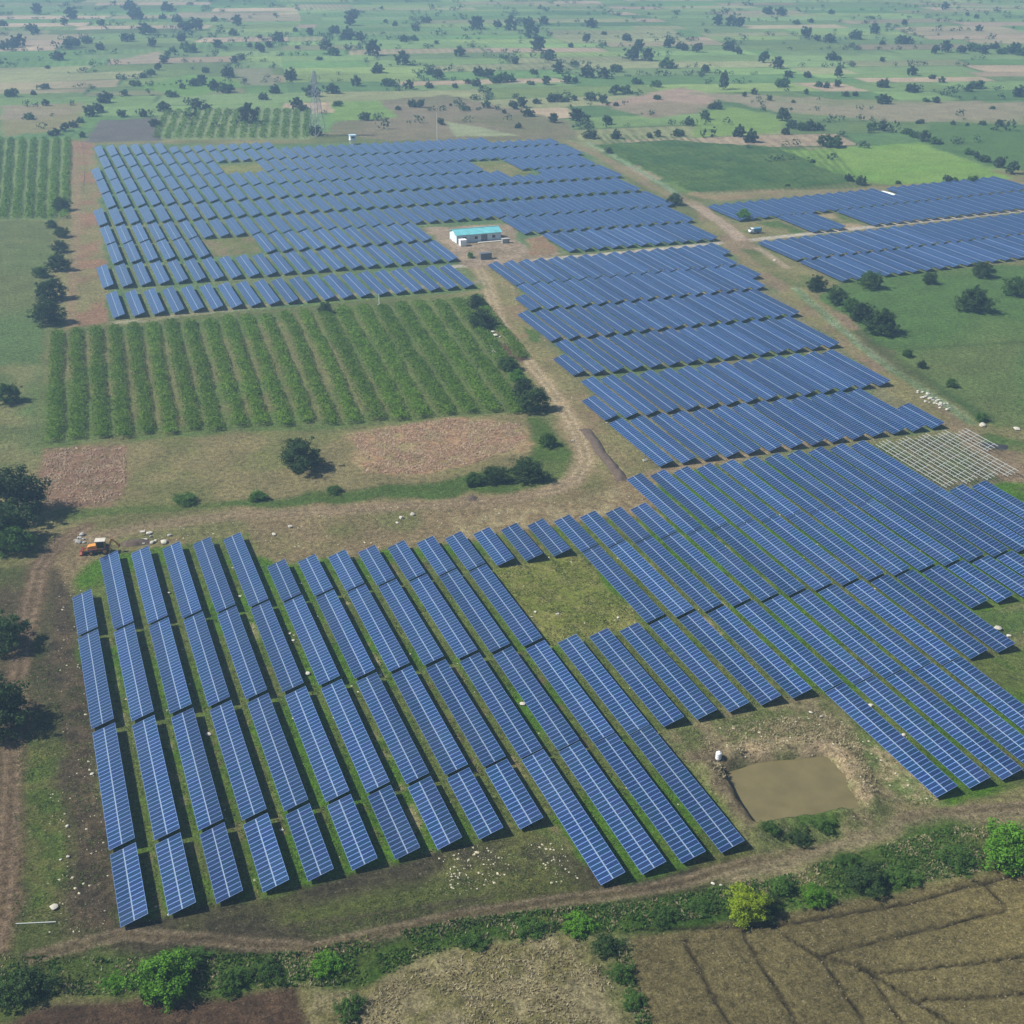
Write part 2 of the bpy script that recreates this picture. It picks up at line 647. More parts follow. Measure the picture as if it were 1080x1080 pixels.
# solar fields: grass between and below the tables
nf = iy([(0.4, 21.4), (10.6, 21.4), (10.9, 19.2), (15.2, 19.0), (15.5, 24), (19.4, 24), (19.7, 19.2), (38, 19.2), (38, 38.6), (21.4, 39.2), (20.6, 37), (7.4, 37), (7, 39.5), (1.5, 39.5), (0.4, 37)])
patch(nf, (0.075, 0.150, 0.020), (0.115, 0.140, 0.045), 1.0, 2.0, N_M, veg=0.5)
mf = iy([(22.3, 39.3), (35.6, 39.2), (42.3, 70), (26, 70)])
patch(mf, (0.12, 0.165, 0.075), (0.19, 0.18, 0.10), 1.0, 2.0, N_M, veg=0.6)
lf = iy([(4.6, 65.4), (24.8, 65), (25, 71), (42, 70.3), (43, 76), (47.8, 106), (36, 110), (8, 118.5), (7, 100), (5.4, 76)])
patch(lf, (0.105, 0.165, 0.075), (0.15, 0.18, 0.085), 1.0, 2.0, N_M, veg=0.5)
rf = iy([(44, 59.2), (80, 61.5), (80, 79.5), (46, 81), (45.8, 74), (48.8, 70), (44, 69.4)])
patch(rf, (0.13, 0.16, 0.07), (0.18, 0.17, 0.09), 1.0, 2.0, N_M, veg=0.5)


def gap_strip(i, y0, y1, col, w, alpha):
    track(iy([(i, y0), (i, (y0 + y1) / 2), (i, y1)]), col, w, 0.6, 0.8, alpha, veg=0.6, broken=0.9)


r_ = random.Random(5)
for n in range(1, 38):
    for (a, b) in ((19.6, 24.4), (24.4, 29.4), (29.4, 34.2), (34.2, 38.6)):
        if r_.random() < 0.75:
            gap_strip(n + 0.82 - max(0, n - 15) * 0.023, a, b, r_.choice([S_TAN, S_BROWN, G_LUSH, G_LUSH, STRAW, (0.20, 0.17, 0.09)]), r_.uniform(0.8, 2.0), r_.uniform(0.5, 0.9))
for k in range(16):
    for b in range(6):
        if r_.random() < 0.7:
            gap_strip(22.55 + 0.947 * k + 0.8, 39.7 + 5.05 * b, 44.6 + 5.05 * b, r_.choice([STRAW, S_PALE, G_GREEN, STRAW, (0.40, 0.38, 0.27)]), r_.uniform(0.8, 1.6), r_.uniform(0.5, 0.95))
patch(iy([(31.3, 34.2), (36.3, 34.2), (36, 38.9), (32, 38.9)]), (0.12, 0.135, 0.06), (0.15, 0.14, 0.08), 0.8, 1.0, N_S)
# empty lots inside the fields
patch(iy([(13.8, 29.3), (16.9, 29.3), (16.9, 34.2), (13.8, 34.2)]), (0.165, 0.185, 0.05), (0.215, 0.21, 0.075), 0.8, 1.2, N_S, veg=0.9)
patch(iy([(26.2, 24.3), (34, 24.3), (34, 26.6), (26.2, 26.6)]), G_GREEN, G_DRY, 0.8, 1.2, N_M, veg=0.9)
patch(iy([(16.2, 102), (19.6, 102), (19.8, 105.5), (16.4, 105.6)]), (0.17, 0.19, 0.06), (0.22, 0.21, 0.09), 0.6, 1.5, N_S, veg=0.6)
patch(iy([(11.6, 77), (14.6, 77), (14.8, 81.3), (11.7, 81.3)]), (0.15, 0.17, 0.06), (0.20, 0.17, 0.095), 0.6, 1.5, N_S, veg=0.6)
patch(iy([(35.8, 95.5), (38.2, 92.8), (39.4, 95.4), (38.4, 100), (36, 100)]), (0.15, 0.17, 0.06), G_DRY, 0.6, 1.5, N_S, veg=0.6)
patch(iy([(51.6, 70.2), (53.6, 70.2), (54, 74.8), (51.8, 74.8)]), G_GREEN, S_PALE, 0.6, 1, N_M)
patch(iy([(45, 70), (48.9, 70), (49, 74.8), (45.8, 74.6), (44.6, 72)]), G_DRY, G_GREEN, 1, 1.5, N_M)

# crop field and the dry ground below it
patch(poly_at([(52, 352), (515, 311), (566, 436), (42, 472)]), (0.165, 0.165, 0.075), (0.11, 0.15, 0.05), 1.0, 1.5, N_M)
patch(poly_at([(330, 330), (515, 312), (560, 437), (430, 446)]), (0.09, 0.135, 0.04), (0.14, 0.165, 0.06), 5, 4, N_M, 0.8)
patch(poly_at([(42, 472), (390, 450), (566, 436), (600, 500), (560, 512), (240, 530), (60, 540)]), (0.215, 0.185, 0.095), (0.165, 0.165, 0.07), 1.5, 3, N_M, veg=0.8)
patch(poly_at([(42, 472), (136, 470), (134, 520), (120, 534), (46, 534)]), (0.235, 0.155, 0.105), (0.20, 0.15, 0.09), 1.0, 1.5, N_S, veg=0.7)
patch(poly_at([(366, 457), (470, 440), (552, 446), (556, 470), (500, 490), (440, 502), (384, 500)]), (0.335, 0.225, 0.14), (0.30, 0.245, 0.135), 1.5, 3, N_S, veg=0.8)
patch(poly_at([(560, 437), (575, 440), (606, 490), (596, 512), (480, 525), (300, 535), (60, 548), (60, 538), (300, 525), (460, 508), (555, 492)]), (0.075, 0.115, 0.03), (0.11, 0.14, 0.045), 1.5, 3, N_M)
# broad dirt strip and the curve of the farm road
patch(poly_at([(-20, 560), (110, 545), (300, 536), (480, 524), (600, 510), (640, 470), (690, 492), (684, 545), (560, 560), (470, 572), (300, 592), (240, 566), (110, 580), (70, 640), (20, 640), (-20, 600)]), (0.225, 0.175, 0.10), (0.165, 0.16, 0.07), 2, 4, N_M, veg=0.7)
patch(poly_at([(470, 545), (690, 510), (690, 536), (560, 556), (480, 568)]), S_TAN, STRAW, 2, 3, N_S, 0.7, veg=0.7)
road1 = poly_at([(498, 272), (512, 295), (520, 322), (532, 350), (556, 380), (575, 402), (594, 432), (612, 462), (617, 486), (606, 506), (575, 520), (520, 528), (430, 534), (330, 540), (240, 545), (150, 556), (100, 568)])
patch(poly_at([(515, 280), (545, 310), (560, 345), (600, 385), (640, 450), (690, 485), (690, 500), (640, 505), (600, 490), (590, 450), (560, 395), (520, 345), (505, 300)]), S_TAN, G_DRY, 2, 3, N_M, veg=0.5)
track(road1[:11], S_PALE, 5.5, 1.5, 2, 0.8)
track(road1[9:], (0.29, 0.225, 0.145), 5.0, 2, 2, 0.75)
ruts(road1[:11], (0.42, 0.34, 0.23), 2.2, 0.9, 0.8)
ruts(road1[9:], (0.21, 0.155, 0.10), 2.0, 0.8, 0.6)
track(poly_at([(690, 500), (760, 484), (840, 470), (920, 455), (1000, 440), (1040, 452)]), (0.29, 0.225, 0.145), 4.5, 1, 1.5, 0.9)
track(poly_at([(520, 345), (545, 355), (565, 352)]), S_RED, 3, 1, 1.5, 0.6)
patch(poly_at([(528, 362), (545, 365), (560, 376), (550, 384), (535, 376)]), (0.13, 0.085, 0.055), None, 1, 2)
patch(poly_at([(553, 345), (575, 352), (570, 362), (558, 360)]), G_GREEN, None, 1, 2)
# main pale road between the blocks
road2 = poly_at([(470, 282), (500, 279), (560, 274.5), (640, 268), (720, 260), (770, 255.5), (850, 247), (950, 236), (1080, 222), (1200, 210)])
track(road2, (0.46, 0.41, 0.33), 4.2, 0.8, 1.0, 0.95)
patch(poly_at([(445, 240), (540, 236), (552, 262), (600, 268), (520, 282), (490, 282), (470, 262)]), (0.33, 0.26, 0.19), (0.25, 0.20, 0.13), 1.5, 2.5, N_S, veg=0.4)
patch(poly_at([(555, 252), (575, 248), (590, 266), (560, 270)]), S_RED, S_TAN, 1, 2, N_S)
track(poly_at([(510, 296), (380, 310), (240, 326), (120, 341)]), (0.33, 0.29, 0.20), 5, 2, 2, 0.8, G_DRY)
track(poly_at([(505, 303), (420, 311), (330, 320)]), (0.13, 0.19, 0.06), 6, 2, 2, 0.6)
# strip along the right of the middle field: dirt, ditch with pale grass, field beyond
patch(poly_at([(732, 210), (770, 232), (800, 262), (870, 318), (950, 380), (1030, 440), (1090, 470), (1090, 510), (1060, 505), (1000, 452), (930, 402), (850, 335), (790, 285), (765, 258), (740, 235)]), (0.235, 0.18, 0.115), G_DRY, 1.5, 3, N_M, veg=0.5)
patch(poly_at([(782, 262), (812, 266), (870, 300), (850, 312), (815, 292)]), G_GREEN, G_DRY, 1, 2, N_M, 0.8)
track(poly_at([(730, 214), (745, 224), (765, 238), (780, 252)]), (0.38, 0.30, 0.22), 6, 1, 2, 0.9)
track(poly_at([(800, 262), (830, 282)]), (0.40, 0.32, 0.23), 3, 1, 1, 0.8)
patch(poly_at([(862, 312), (900, 292), (1090, 278), (1200, 275), (1200, 470), (1090, 462), (1030, 446), (950, 378)]), (0.085, 0.145, 0.045), (0.115, 0.155, 0.055), 1.5, 3, N_L)
patch(poly_at([(940, 370), (1080, 360), (1080, 450), (1030, 440)]), (0.125, 0.155, 0.06), G_DULL, 8, 5, N_M, 0.7)
track(poly_at([(960, 368), (1020, 364), (1090, 360)]), (0.06, 0.09, 0.03), 1.5, 1.5, 1, 0.8)
track(poly_at([(838, 304), (868, 330), (900, 358), (935, 385), (975, 412), (1025, 446)]), (0.23, 0.30, 0.17), 3.4, 1.0, 1.5, 0.85, (0.15, 0.21, 0.09), dh=-0.15)
track(poly_at([(905, 350), (950, 385), (1000, 418), (1040, 440)]), (0.055, 0.085, 0.03), 5, 2, 2, 0.75)
patch(poly_at([(1028, 446), (1090, 450), (1090, 478), (1040, 472)]), G_GREEN, G_DRY, 1.5, 2, N_M)
# strip along the right of the far field
track(poly_at([(600, 150), (640, 168), (690, 198), (735, 215)]), (0.25, 0.19, 0.13), 7, 2, 2.5, 0.9, G_DRY)
track(poly_at([(620, 150), (660, 172), (700, 195), (716, 207)]), (0.23, 0.29, 0.17), 3, 1, 1.5, 0.9)
# fields beyond
patch(poly_at([(628, 154), (700, 148), (850, 158), (905, 192), (830, 200), (730, 206)]), (0.055, 0.105, 0.03), (0.085, 0.135, 0.04), 2, 3, N_M, dh=0.7)
patch(poly_at([(828, 160), (972, 150), (1068, 188), (940, 195), (895, 190)]), (0.155, 0.255, 0.06), (0.185, 0.275, 0.075), 1.5, 2, N_L, veg=0.1)
patch(poly_at([(720, 205), (830, 200), (940, 196), (1075, 188), (1090, 194), (900, 204), (760, 212)]), (0.21, 0.19, 0.10), S_TAN, 2, 3, N_M)
patch(poly_at([(738, 120), (772, 112), (828, 126), (820, 140), (728, 145)]), (0.175, 0.25, 0.075), None, 3, 3, N_L, veg=0.1)
patch(poly_at([(630, 110), (715, 92), (760, 100), (740, 118), (690, 125)]), (0.33, 0.245, 0.18), (0.24, 0.20, 0.13), 4, 6, N_L)
patch(poly_at([(720, 97), (900, 105), (1090, 108), (1090, 132), (940, 128), (820, 118)]), (0.255, 0.225, 0.145), (0.19, 0.20, 0.10), 4, 8, N_L)
patch(poly_at([(980, 128), (1090, 132), (1090, 182), (1040, 176), (972, 150)]), (0.085, 0.145, 0.045), None, 3, 4, N_L)
patch(poly_at([(375, 108), (470, 100), (600, 128), (610, 148), (410, 148), (345, 140)]), (0.20, 0.17, 0.11), (0.16, 0.15, 0.085), 3, 5, N_L)
patch(poly_at([(470, 128), (505, 134), (545, 143), (480, 144)]), (0.27, 0.29, 0.17), None, 2, 2, N_L)
patch(poly_at([(350, 108), (398, 106), (420, 124), (350, 128)]), (0.165, 0.245, 0.075), None, 2, 3, N_L)
stripe = poly_at([(168, 116), (250, 113), (330, 114), (326, 147), (160, 147)])
ix_, w_, _d = patch(stripe, (0.20, 0.24, 0.11), (0.17, 0.22, 0.10), 2, 2, N_L)
patch(poly_at([(105, 127), (165, 124), (168, 148), (90, 150)]), (0.125, 0.115, 0.10), None, 2, 3, N_L)
patch(poly_at([(0, 112), (90, 108), (80, 135), (0, 145)]), (0.255, 0.215, 0.14), G_DRY, 3, 5, N_L)
patch(poly_at([(140, 92), (200, 78), (270, 88), (200, 102)]), (0.13, 0.22, 0.06), None, 3, 4, N_L)
patch(poly_at([(130, 62), (170, 54), (168, 66), (130, 68)]), (0.30, 0.25, 0.17), None, 3, 4, N_L)
patch(poly_at([(245, 72), (285, 72), (290, 90), (255, 90)]), (0.20, 0.20, 0.12), None, 3, 4, N_L)

for k in range(26):
    a_, b_ = (632 + 9.6 * k, 155 - 0.1 * k), (738 + 7.0 * k, 204 - 0.25 * k)
    track(poly_at([a_, b_]), (0.045, 0.085, 0.025), 1.6, 1.2, 1.5, 0.6)
for k in range(14):
    track(poly_at([(628 + 8 * k, 141 + 0.3 * k), (640 + 8.2 * k, 152 + 0.3 * k)]), (0.05, 0.09, 0.03), 1.8, 1.2, 1.5, 0.8)
# left margin of the near field: tracks, turned soil, weeds; vignette darkness painted in
patch(poly_at([(-40, 600), (60, 600), (95, 700), (110, 860), (135, 990), (-60, 1010)]), (0.085, 0.07, 0.04), (0.085, 0.10, 0.034), 2, 4, N_M, veg=0.9)
patch(poly_at([(58, 600), (80, 630), (95, 760), (118, 900), (122, 985), (75, 985), (70, 850), (55, 720)]), (0.065, 0.052, 0.034), (0.11, 0.085, 0.052), 1.5, 2, N_S, veg=0.7)
patch(poly_at([(24, 780), (60, 790), (66, 900), (60, 965), (20, 970)]), (0.085, 0.12, 0.032), (0.135, 0.14, 0.05), 2, 3, N_S, veg=0.8)
trk = poly_at([(-8, 1000), (4, 940), (10, 860), (14, 780), (18, 720), (28, 660), (40, 600), (62, 572), (90, 556)])
track(trk, (0.16, 0.115, 0.075), 4.5, 1.0, 1.5, 0.9, S_BROWN)
ruts(trk, (0.235, 0.175, 0.12), 1.9, 0.7, 0.8)
for dx in (66, 80, 92):
    track(poly_at([(dx, 800), (dx + 6, 880), (dx + 12, 975)]), (0.075, 0.06, 0.04), 0.5, 0.4, 0.6, 0.8, dh=-0.1)
# mud and weeds below the row ends, bottom track; near shading painted into soil
patch(poly_at([(110, 985), (130, 975), (320, 932), (470, 895), (560, 872), (640, 935), (800, 895), (820, 905), (660, 948), (480, 965), (300, 1005), (120, 1015)]), (0.062, 0.054, 0.033), (0.095, 0.10, 0.036), 1.0, 2.0, N_M, veg=0.6)
patch(poly_at([(470, 900), (560, 880), (610, 925), (500, 952), (440, 950)]), (0.13, 0.135, 0.05), (0.07, 0.065, 0.037), 2, 3, N_S, 0.8, veg=1.0)
patch(poly_at([(300, 962), (480, 925), (520, 950), (330, 985)]), (0.12, 0.15, 0.04), None, 3, 3, N_S, 0.6)
patch(poly_at([(0, 1000), (120, 1008), (320, 1000), (480, 966), (660, 948), (780, 925), (800, 985), (660, 990), (600, 985), (450, 1010), (390, 1050), (300, 1048), (60, 1056), (-40, 1085), (-40, 1000)]), (0.050, 0.095, 0.018), (0.09, 0.115, 0.034), 1.5, 3, N_M, veg=0.5)
btrk = poly_at([(30, 1010), (130, 985), (230, 992), (330, 1000), (400, 985), (480, 966), (580, 952), (640, 945), (720, 930), (790, 910), (850, 895), (900, 878), (960, 862), (1020, 855), (1090, 850), (1200, 838)])
track(btrk, (0.12, 0.092, 0.056), 2.4, 0.7, 1.2, 0.85)
ruts(btrk, (0.25, 0.20, 0.135), 1.7, 0.5, 0.9)
track(btrk + np.array([0.3, -1.9]), (0.045, 0.04, 0.022), 0.6, 0.4, 1.0, 0.8, dh=-0.15)
track(poly_at([(140, 1000), (250, 985), (380, 968), (520, 945)]), (0.075, 0.06, 0.04), 0.8, 0.5, 1.2, 0.7)
track(poly_at([(780, 930), (860, 905), (930, 880), (1000, 868), (1085, 865)]), (0.27, 0.225, 0.14), 4, 2, 2, 0.7)
ruts(poly_at([(780, 932), (840, 915), (890, 895), (925, 870), (940, 862)]), (0.30, 0.25, 0.16), 2, 0.7, 0.7)
patch(poly_at([(800, 925), (880, 900), (1000, 868), (1090, 868), (1090, 912), (920, 945), (800, 965)]), (0.070, 0.115, 0.028), (0.12, 0.14, 0.05), 1.5, 3, N_M, veg=0.6)
# bottom fields
patch(poly_at([(-30, 1092), (40, 1062), (310, 1046), (328, 1080), (330, 1140), (-40, 1140)]), (0.075, 0.05, 0.032), (0.10, 0.066, 0.042), 0.8, 1.5, N_S, veg=0.3)  # brown soil, darkened further with near shading painted in
patch(poly_at([(330, 1050), (400, 1040), (450, 1012), (560, 990), (610, 985), (648, 1030), (672, 1100), (300, 1120)]), (0.27, 0.235, 0.135), (0.18, 0.165, 0.075), 1.5, 3, N_S, veg=1.0, dh=0.25)
plough = poly_at([(662, 990), (760, 972), (920, 946), (1040, 925), (1100, 914), (1260, 900), (1260, 1150), (700, 1150)])
ix_, w_, _d = patch(plough, (0.145, 0.122, 0.060), (0.18, 0.152, 0.074), 0.8, 1.0, N_M, veg=0.9)
patch(poly_at([(980, 950), (1100, 920), (1200, 1000), (1060, 1010)]), (0.235, 0.195, 0.09), (0.195, 0.165, 0.075), 5, 5, N_M, 0.75)
for ln_ in ([(0, 540), (80, 690), (150, 810), (190, 900)], [(185, 515), (270, 660), (360, 810), (400, 880)], [(320, 520), (440, 600), (570, 800), (620, 880)],
            [(440, 585), (700, 530), (1020, 450)], [(560, 640), (640, 650), (1080, 595), (1300, 570)], [(440, 590), (560, 625), (740, 740), (860, 810), (950, 870)],
            [(740, 735), (1080, 715), (1300, 700)], [(600, 660), (700, 810), (740, 880)], [(950, 365), (1020, 440)], [(-160, 510), (300, 495), (700, 430), (1080, 330)]):
    track(poly_at([(720 + a / 3, 810 + b / 3) for a, b in ln_]), (0.032, 0.025, 0.015), 0.5, 0.25, 0.8, 0.97, dh=-0.28)
# pond hollow and its banks
POND = poly_at([(764, 815), (800, 805), (846, 799), (878, 797), (892, 822), (901, 848), (850, 856), (793, 866), (776, 840)])
patch(poly_at([(700, 772), (760, 752), (868, 738), (905, 770), (930, 830), (990, 848), (960, 862), (900, 880), (850, 892), (795, 900), (770, 880), (735, 830)]), (0.235, 0.20, 0.115), (0.145, 0.155, 0.065), 2, 3, N_S, veg=0.9)
patch(poly_at([(745, 795), (800, 782), (880, 776), (905, 805), (922, 845), (905, 858), (893, 822), (878, 795), (846, 797), (800, 803), (764, 813)]), (0.40, 0.315, 0.205), (0.30, 0.25, 0.15), 1, 2, N_S, veg=0.7)
patch(poly_at([(725, 792), (762, 785), (770, 812), (792, 866), (782, 880), (750, 845)]), (0.15, 0.12, 0.075), (0.20, 0.165, 0.10), 1, 2, N_S)
patch(poly_at([(790, 868), (850, 858), (890, 854), (885, 885), (830, 895), (800, 890)]), (0.075, 0.12, 0.03), (0.13, 0.15, 0.06), 1, 2, N_S)
patch(poly_at([(890, 760), (960, 800), (1000, 850), (960, 850), (925, 815)]), (0.15, 0.185, 0.07), STRAW, 1, 2, N_S, veg=1.0)
idx = sel_box(POND, 16)
dp = sdf_poly(gxv[idx] + WX[idx] * 2.6 + (N_S[idx] - .5) * 1.2, gyv[idx] + WY[idx] * 2.6, POND)
bank = np.exp(-((dp - 2.6) / 1.9) ** 2) * np.clip(0.1 + 1.6 * N_S[idx] + 0.8 * (N_M[idx] - .5), 0, 2)
HGT[idx] += bank * 1.3
HGT[idx] -= smooth01((1.4 - dp) / 2.6) * 1.9
HGT += (N_S - 0.5) * 0.10 + (N_M - 0.5) * 0.12
lum_ = ALB.mean(1)[:, None]
ALB = np.clip(lum_ + (ALB - lum_) * 1.18, 0.012, 0.7) * 0.94

jj, ii = np.meshgrid(np.arange(NY - 1), np.arange(NX - 1), indexing='ij')
q = (jj * NX + ii).ravel()
faces = np.stack([q, q + 1, q + 1 + NX, q + NX], 1)


def ground_mat():
    m = bpy.data.materials.new("earth and grass")
    m.use_nodes = True
    N, L = m.node_tree.nodes, m.node_tree.links
    b = N["Principled BSDF"]
    at_ = N.new("ShaderNodeAttribute")
    at_.attribute_name = "albedo"
    ve = N.new("ShaderNodeAttribute")
    ve.attribute_name = "strewn"
    geo = N.new("ShaderNodeNewGeometry")

    def noise(scale, detail, rough, lo, hi, a, b_):
        n = N.new("ShaderNodeTexNoise")
        n.inputs["Scale"].default_value = scale
        n.inputs["Detail"].default_value = detail
        n.inputs["Roughness"].default_value = rough
        L.new(geo.outputs["Position"], n.inputs["Vector"])
        r = N.new("ShaderNodeMapRange")
        r.inputs[1].default_value, r.inputs[2].default_value = lo, hi
        r.inputs[3].default_value, r.inputs[4].default_value = a, b_
        L.new(n.outputs[0], r.inputs[0])
        return n.outputs[0], r.outputs[0]

    n1, f1 = noise(0.75, 8, 0.85, 0.32, 0.68, 0.22, 1.75)
    n2, f2 = noise(0.09, 4, 0.6, 0.3, 0.7, 0.82, 1.18)
    n3, f3 = noise(1.7, 3, 0.6, 0.60, 0.72, 0.0, 1.0)
    n4, f4 = noise(3.2, 3, 0.7, 0.33, 0.67, 0.55, 1.45)
    mu0 = N.new("ShaderNodeMath")
    mu0.operation = 'MULTIPLY'
    L.new(f1, mu0.inputs[0])
    L.new(f4, mu0.inputs[1])
    mu = N.new("ShaderNodeMath")
    mu.operation = 'MULTIPLY'
    L.new(mu0.outputs[0], mu.inputs[0])
    L.new(f2, mu.inputs[1])
    sc = N.new("ShaderNodeVectorMath")
    sc.operation = 'SCALE'
    L.new(at_.outputs["Color"], sc.inputs[0])
    L.new(mu.outputs[0], sc.inputs["Scale"])
    mf_ = N.new("ShaderNodeMath")
    mf_.operation = 'MULTIPLY'
    L.new(f3, mf_.inputs[0])
    L.new(ve.outputs["Fac"], mf_.inputs[1])
    mf2 = N.new("ShaderNodeMath")
    mf2.operation = 'MULTIPLY'
    L.new(mf_.outputs[0], mf2.inputs[0])
    mf2.inputs[1].default_value = 0.65
    mx = N.new("ShaderNodeMix")
    mx.data_type = 'RGBA'
    L.new(mf2.outputs[0], mx.inputs["Factor"])
    L.new(sc.outputs[0], mx.inputs["A"])
    mx.inputs["B"].default_value = (0.40, 0.35, 0.23, 1)
    L.new(mx.outputs["Result"], b.inputs["Base Color"])
    b.inputs["Roughness"].default_value = 0.95
    b.inputs["Specular IOR Level"].default_value = 0.08
    bp = N.new("ShaderNodeBump")
    bp.inputs["Strength"].default_value = 1.0
    bp.inputs["Distance"].default_value = 0.9
    L.new(n1, bp.inputs["Height"])
    L.new(bp.outputs[0], b.inputs["Normal"])
    return m


gm = np_mesh("ground", np.stack([gxv, gyv, HGT], 1), faces, ground_mat(), smooth=True)
ca_ = gm.color_attributes.new("albedo", 'FLOAT_COLOR', 'POINT')
ca_.data.foreach_set("color", np.concatenate([ALB, np.ones((len(ALB), 1))], 1).astype(np.float32).ravel())
va_ = gm.attributes.new("strewn", 'FLOAT', 'POINT')
va_.data.foreach_set("value", VEG.astype(np.float32))
ground = link(bpy.data.objects.new("ground", gm))
tag(ground, kind="structure")


def gh(x, y):
    """height of the ground sheet"""
    i = min(max(int(np.searchsorted(XS, x)) - 1, 0), NX - 2)
    j = min(max(int(np.searchsorted(YS, y)) - 1, 0), NY - 2)
    fx = (x - XS[i]) / (XS[i + 1] - XS[i])
    fy = (y - YS[j]) / (YS[j + 1] - YS[j])
    h = lambda a, b: HGT[b * NX + a]
    return float((h(i, j) * (1 - fx) + h(i + 1, j) * fx) * (1 - fy) + (h(i, j + 1) * (1 - fx) + h(i + 1, j + 1) * fx) * fy)


# water of the pond
def water_mat():
    m = pmat("muddy water", (0.135, 0.112, 0.050), 0.14, var=0.14, scale=0.25, bump=0.02)
    m.node_tree.nodes["Principled BSDF"].inputs["Specular IOR Level"].default_value = 0.3
    return m


c_ = POND.mean(0)
P2 = c_ + (POND - c_) * 1.22
mw = bpy.data.meshes.new("pond_water")
mw.from_pydata([(x, y, -0.62) for x, y in P2], [], [tuple(range(len(P2)))])
mw.materials.append(water_mat())
mw.update()
pond = link(bpy.data.objects.new("pond_water", mw))
if mw.polygons[0].normal.z < 0:
    mw.flip_normals()
tag(pond, kind="structure")

# haze over the whole plain
hb = MB().box(-9000, 10000, -6000, 11000, -4, 140)
hz = hb.build("haze", None)
hm = bpy.data.materials.new("haze")
hm.use_nodes = True
hm.node_tree.nodes.clear()
ho = hm.node_tree.nodes.new("ShaderNodeOutputMaterial")
hv = hm.node_tree.nodes.new("ShaderNodeVolumePrincipled")
hv.inputs["Color"].default_value = (0.46, 0.72, 1.0, 1)
hv.inputs["Density"].default_value = 0.00036
hv.inputs["Anisotropy"].default_value = 0.2
hm.node_tree.links.new(hv.outputs[0], ho.inputs["Volume"])
hz.data.materials.clear()
hz.data.materials.append(hm)
tag(hz, kind="stuff")

# ------------------------------------------------------------------ solar tables
TILT = math.radians(18)
CT, ST = math.cos(TILT), math.sin(TILT)
MP = 0.975                        # one module along the row


def slope(s, up=0.0):
    """distance up the slope -> local x, z"""
    return -1.9 + s * CT - up * ST, 0.6 + s * ST + up * CT


def module_row_mesh(nmod, s0, s1, uid):
    L = nmod * MP
    me = bpy.data.meshes.new("module_row")
    (xa, za), (xb, zb) = slope(s0, 0.04), slope(s1, 0.04)
    (xc, zc), (xd, zd) = slope(s0, 0.0), slope(s1, 0.0)
    y0, y1 = -L / 2, L / 2
    vs = [(xa, y0, za), (xb, y0, zb), (xb, y1, zb), (xa, y1, za), (xc, y0, zc), (xd, y0, zd), (xd, y1, zd), (xc, y1, zc)]
    fs = [(0, 1, 2, 3), (7, 6, 5, 4), (0, 4, 5, 1), (1, 5, 6, 2), (2, 6, 7, 3), (3, 7, 4, 0)]
    me.from_pydata(vs, [], fs)
    me.materials.append(panel)
    me.materials.append(backsheet)
    me.materials.append(steel)
    me.polygons.foreach_set("material_index", [0, 1, 2, 2, 2, 2])
    uv = me.uv_layers.new(name="UVMap")
    for k, co in enumerate([(uid, 0), (uid + 1, 0), (uid + 1, nmod), (uid, nmod)]):
        uv.data[k].uv = co
    me.update()
    return me


def frame_mesh(nmod, posts):
    L = nmod * MP
    b = MB()
    for s in (0.45, 1.55, 2.45, 3.55):
        x, z = slope(s, -0.06)
        b.box(x - 0.03, x + 0.03, -L / 2 + 0.05, L / 2 - 0.05, z - 0.05, z + 0.045)
    x, z = slope(2.0, 0.0)
    b.box(x - 0.045, x + 0.045, -L / 2 + 0.02, L / 2 - 0.02, z - 0.06, z + 0.02)
    n = max(2, round(L / 4))
    for k in range(n):
        y = -L / 2 + L * (k + 0.5) / n
        (xa, za), (xb, zb) = slope(0.25, -0.16), slope(3.75, -0.16)
        b.bar((xa, y, za), (xb, y, zb), 0.07, 0.09)
        b.bar((0.12, y, 0.55), slope(3.3, -0.2)[:1] + (y,) + slope(3.3, -0.2)[1:], 0.05)
        if posts:
            b.box(-0.06, 0.06, y - 0.05, y + 0.05, -0.3, slope(2.0)[1] - 0.19)
    return b.mesh("support_frame", steel), n


def table_kit(nmod):
    fr, n = frame_mesh(nmod, False)
    frp, _ = frame_mesh(nmod, True)
    pm = MB().box(-0.06, 0.06, -0.05, 0.05, -0.3, slope(2.0)[1] - 0.19).mesh("post", steel)
    return dict(n=nmod, low=module_row_mesh(nmod, 0.0, 1.955, 0), up=module_row_mesh(nmod, 2.045, 4.0, 3), frame=fr, frame_p=frp, post=pm, np=n)


LONG, SHORT, MED, MID = table_kit(32), table_kit(16), table_kit(30), table_kit(31)
LEN = {n_: n_ * MP for n_ in (16, 30, 31, 32)}
ORD = ("zeroth first second third fourth fifth sixth seventh eighth ninth tenth eleventh twelfth thirteenth fourteenth fifteenth sixteenth seventeenth "
       "eighteenth nineteenth twentieth").split()
TENS = {2: "twenty", 3: "thirty", 4: "forty"}


def ordw(n):
    if n <= 20:
        return ORD[n]
    if n % 10 == 0:
        return {30: "thirtieth", 40: "fortieth"}[n]
    return TENS[n // 10] + "-" + ORD[n % 10]


TABLES = []                      # (block, tier or row, position, x of low edge, y of near end, kit)


def put(block, a, b, i, yend, kit, dy=0.0):
    TABLES.append([block, a, b, gx(i), M * yend + dy, kit])


def lat_n(n):
    return float(n) if n <= 15 else 15 + (n - 15) * 0.977


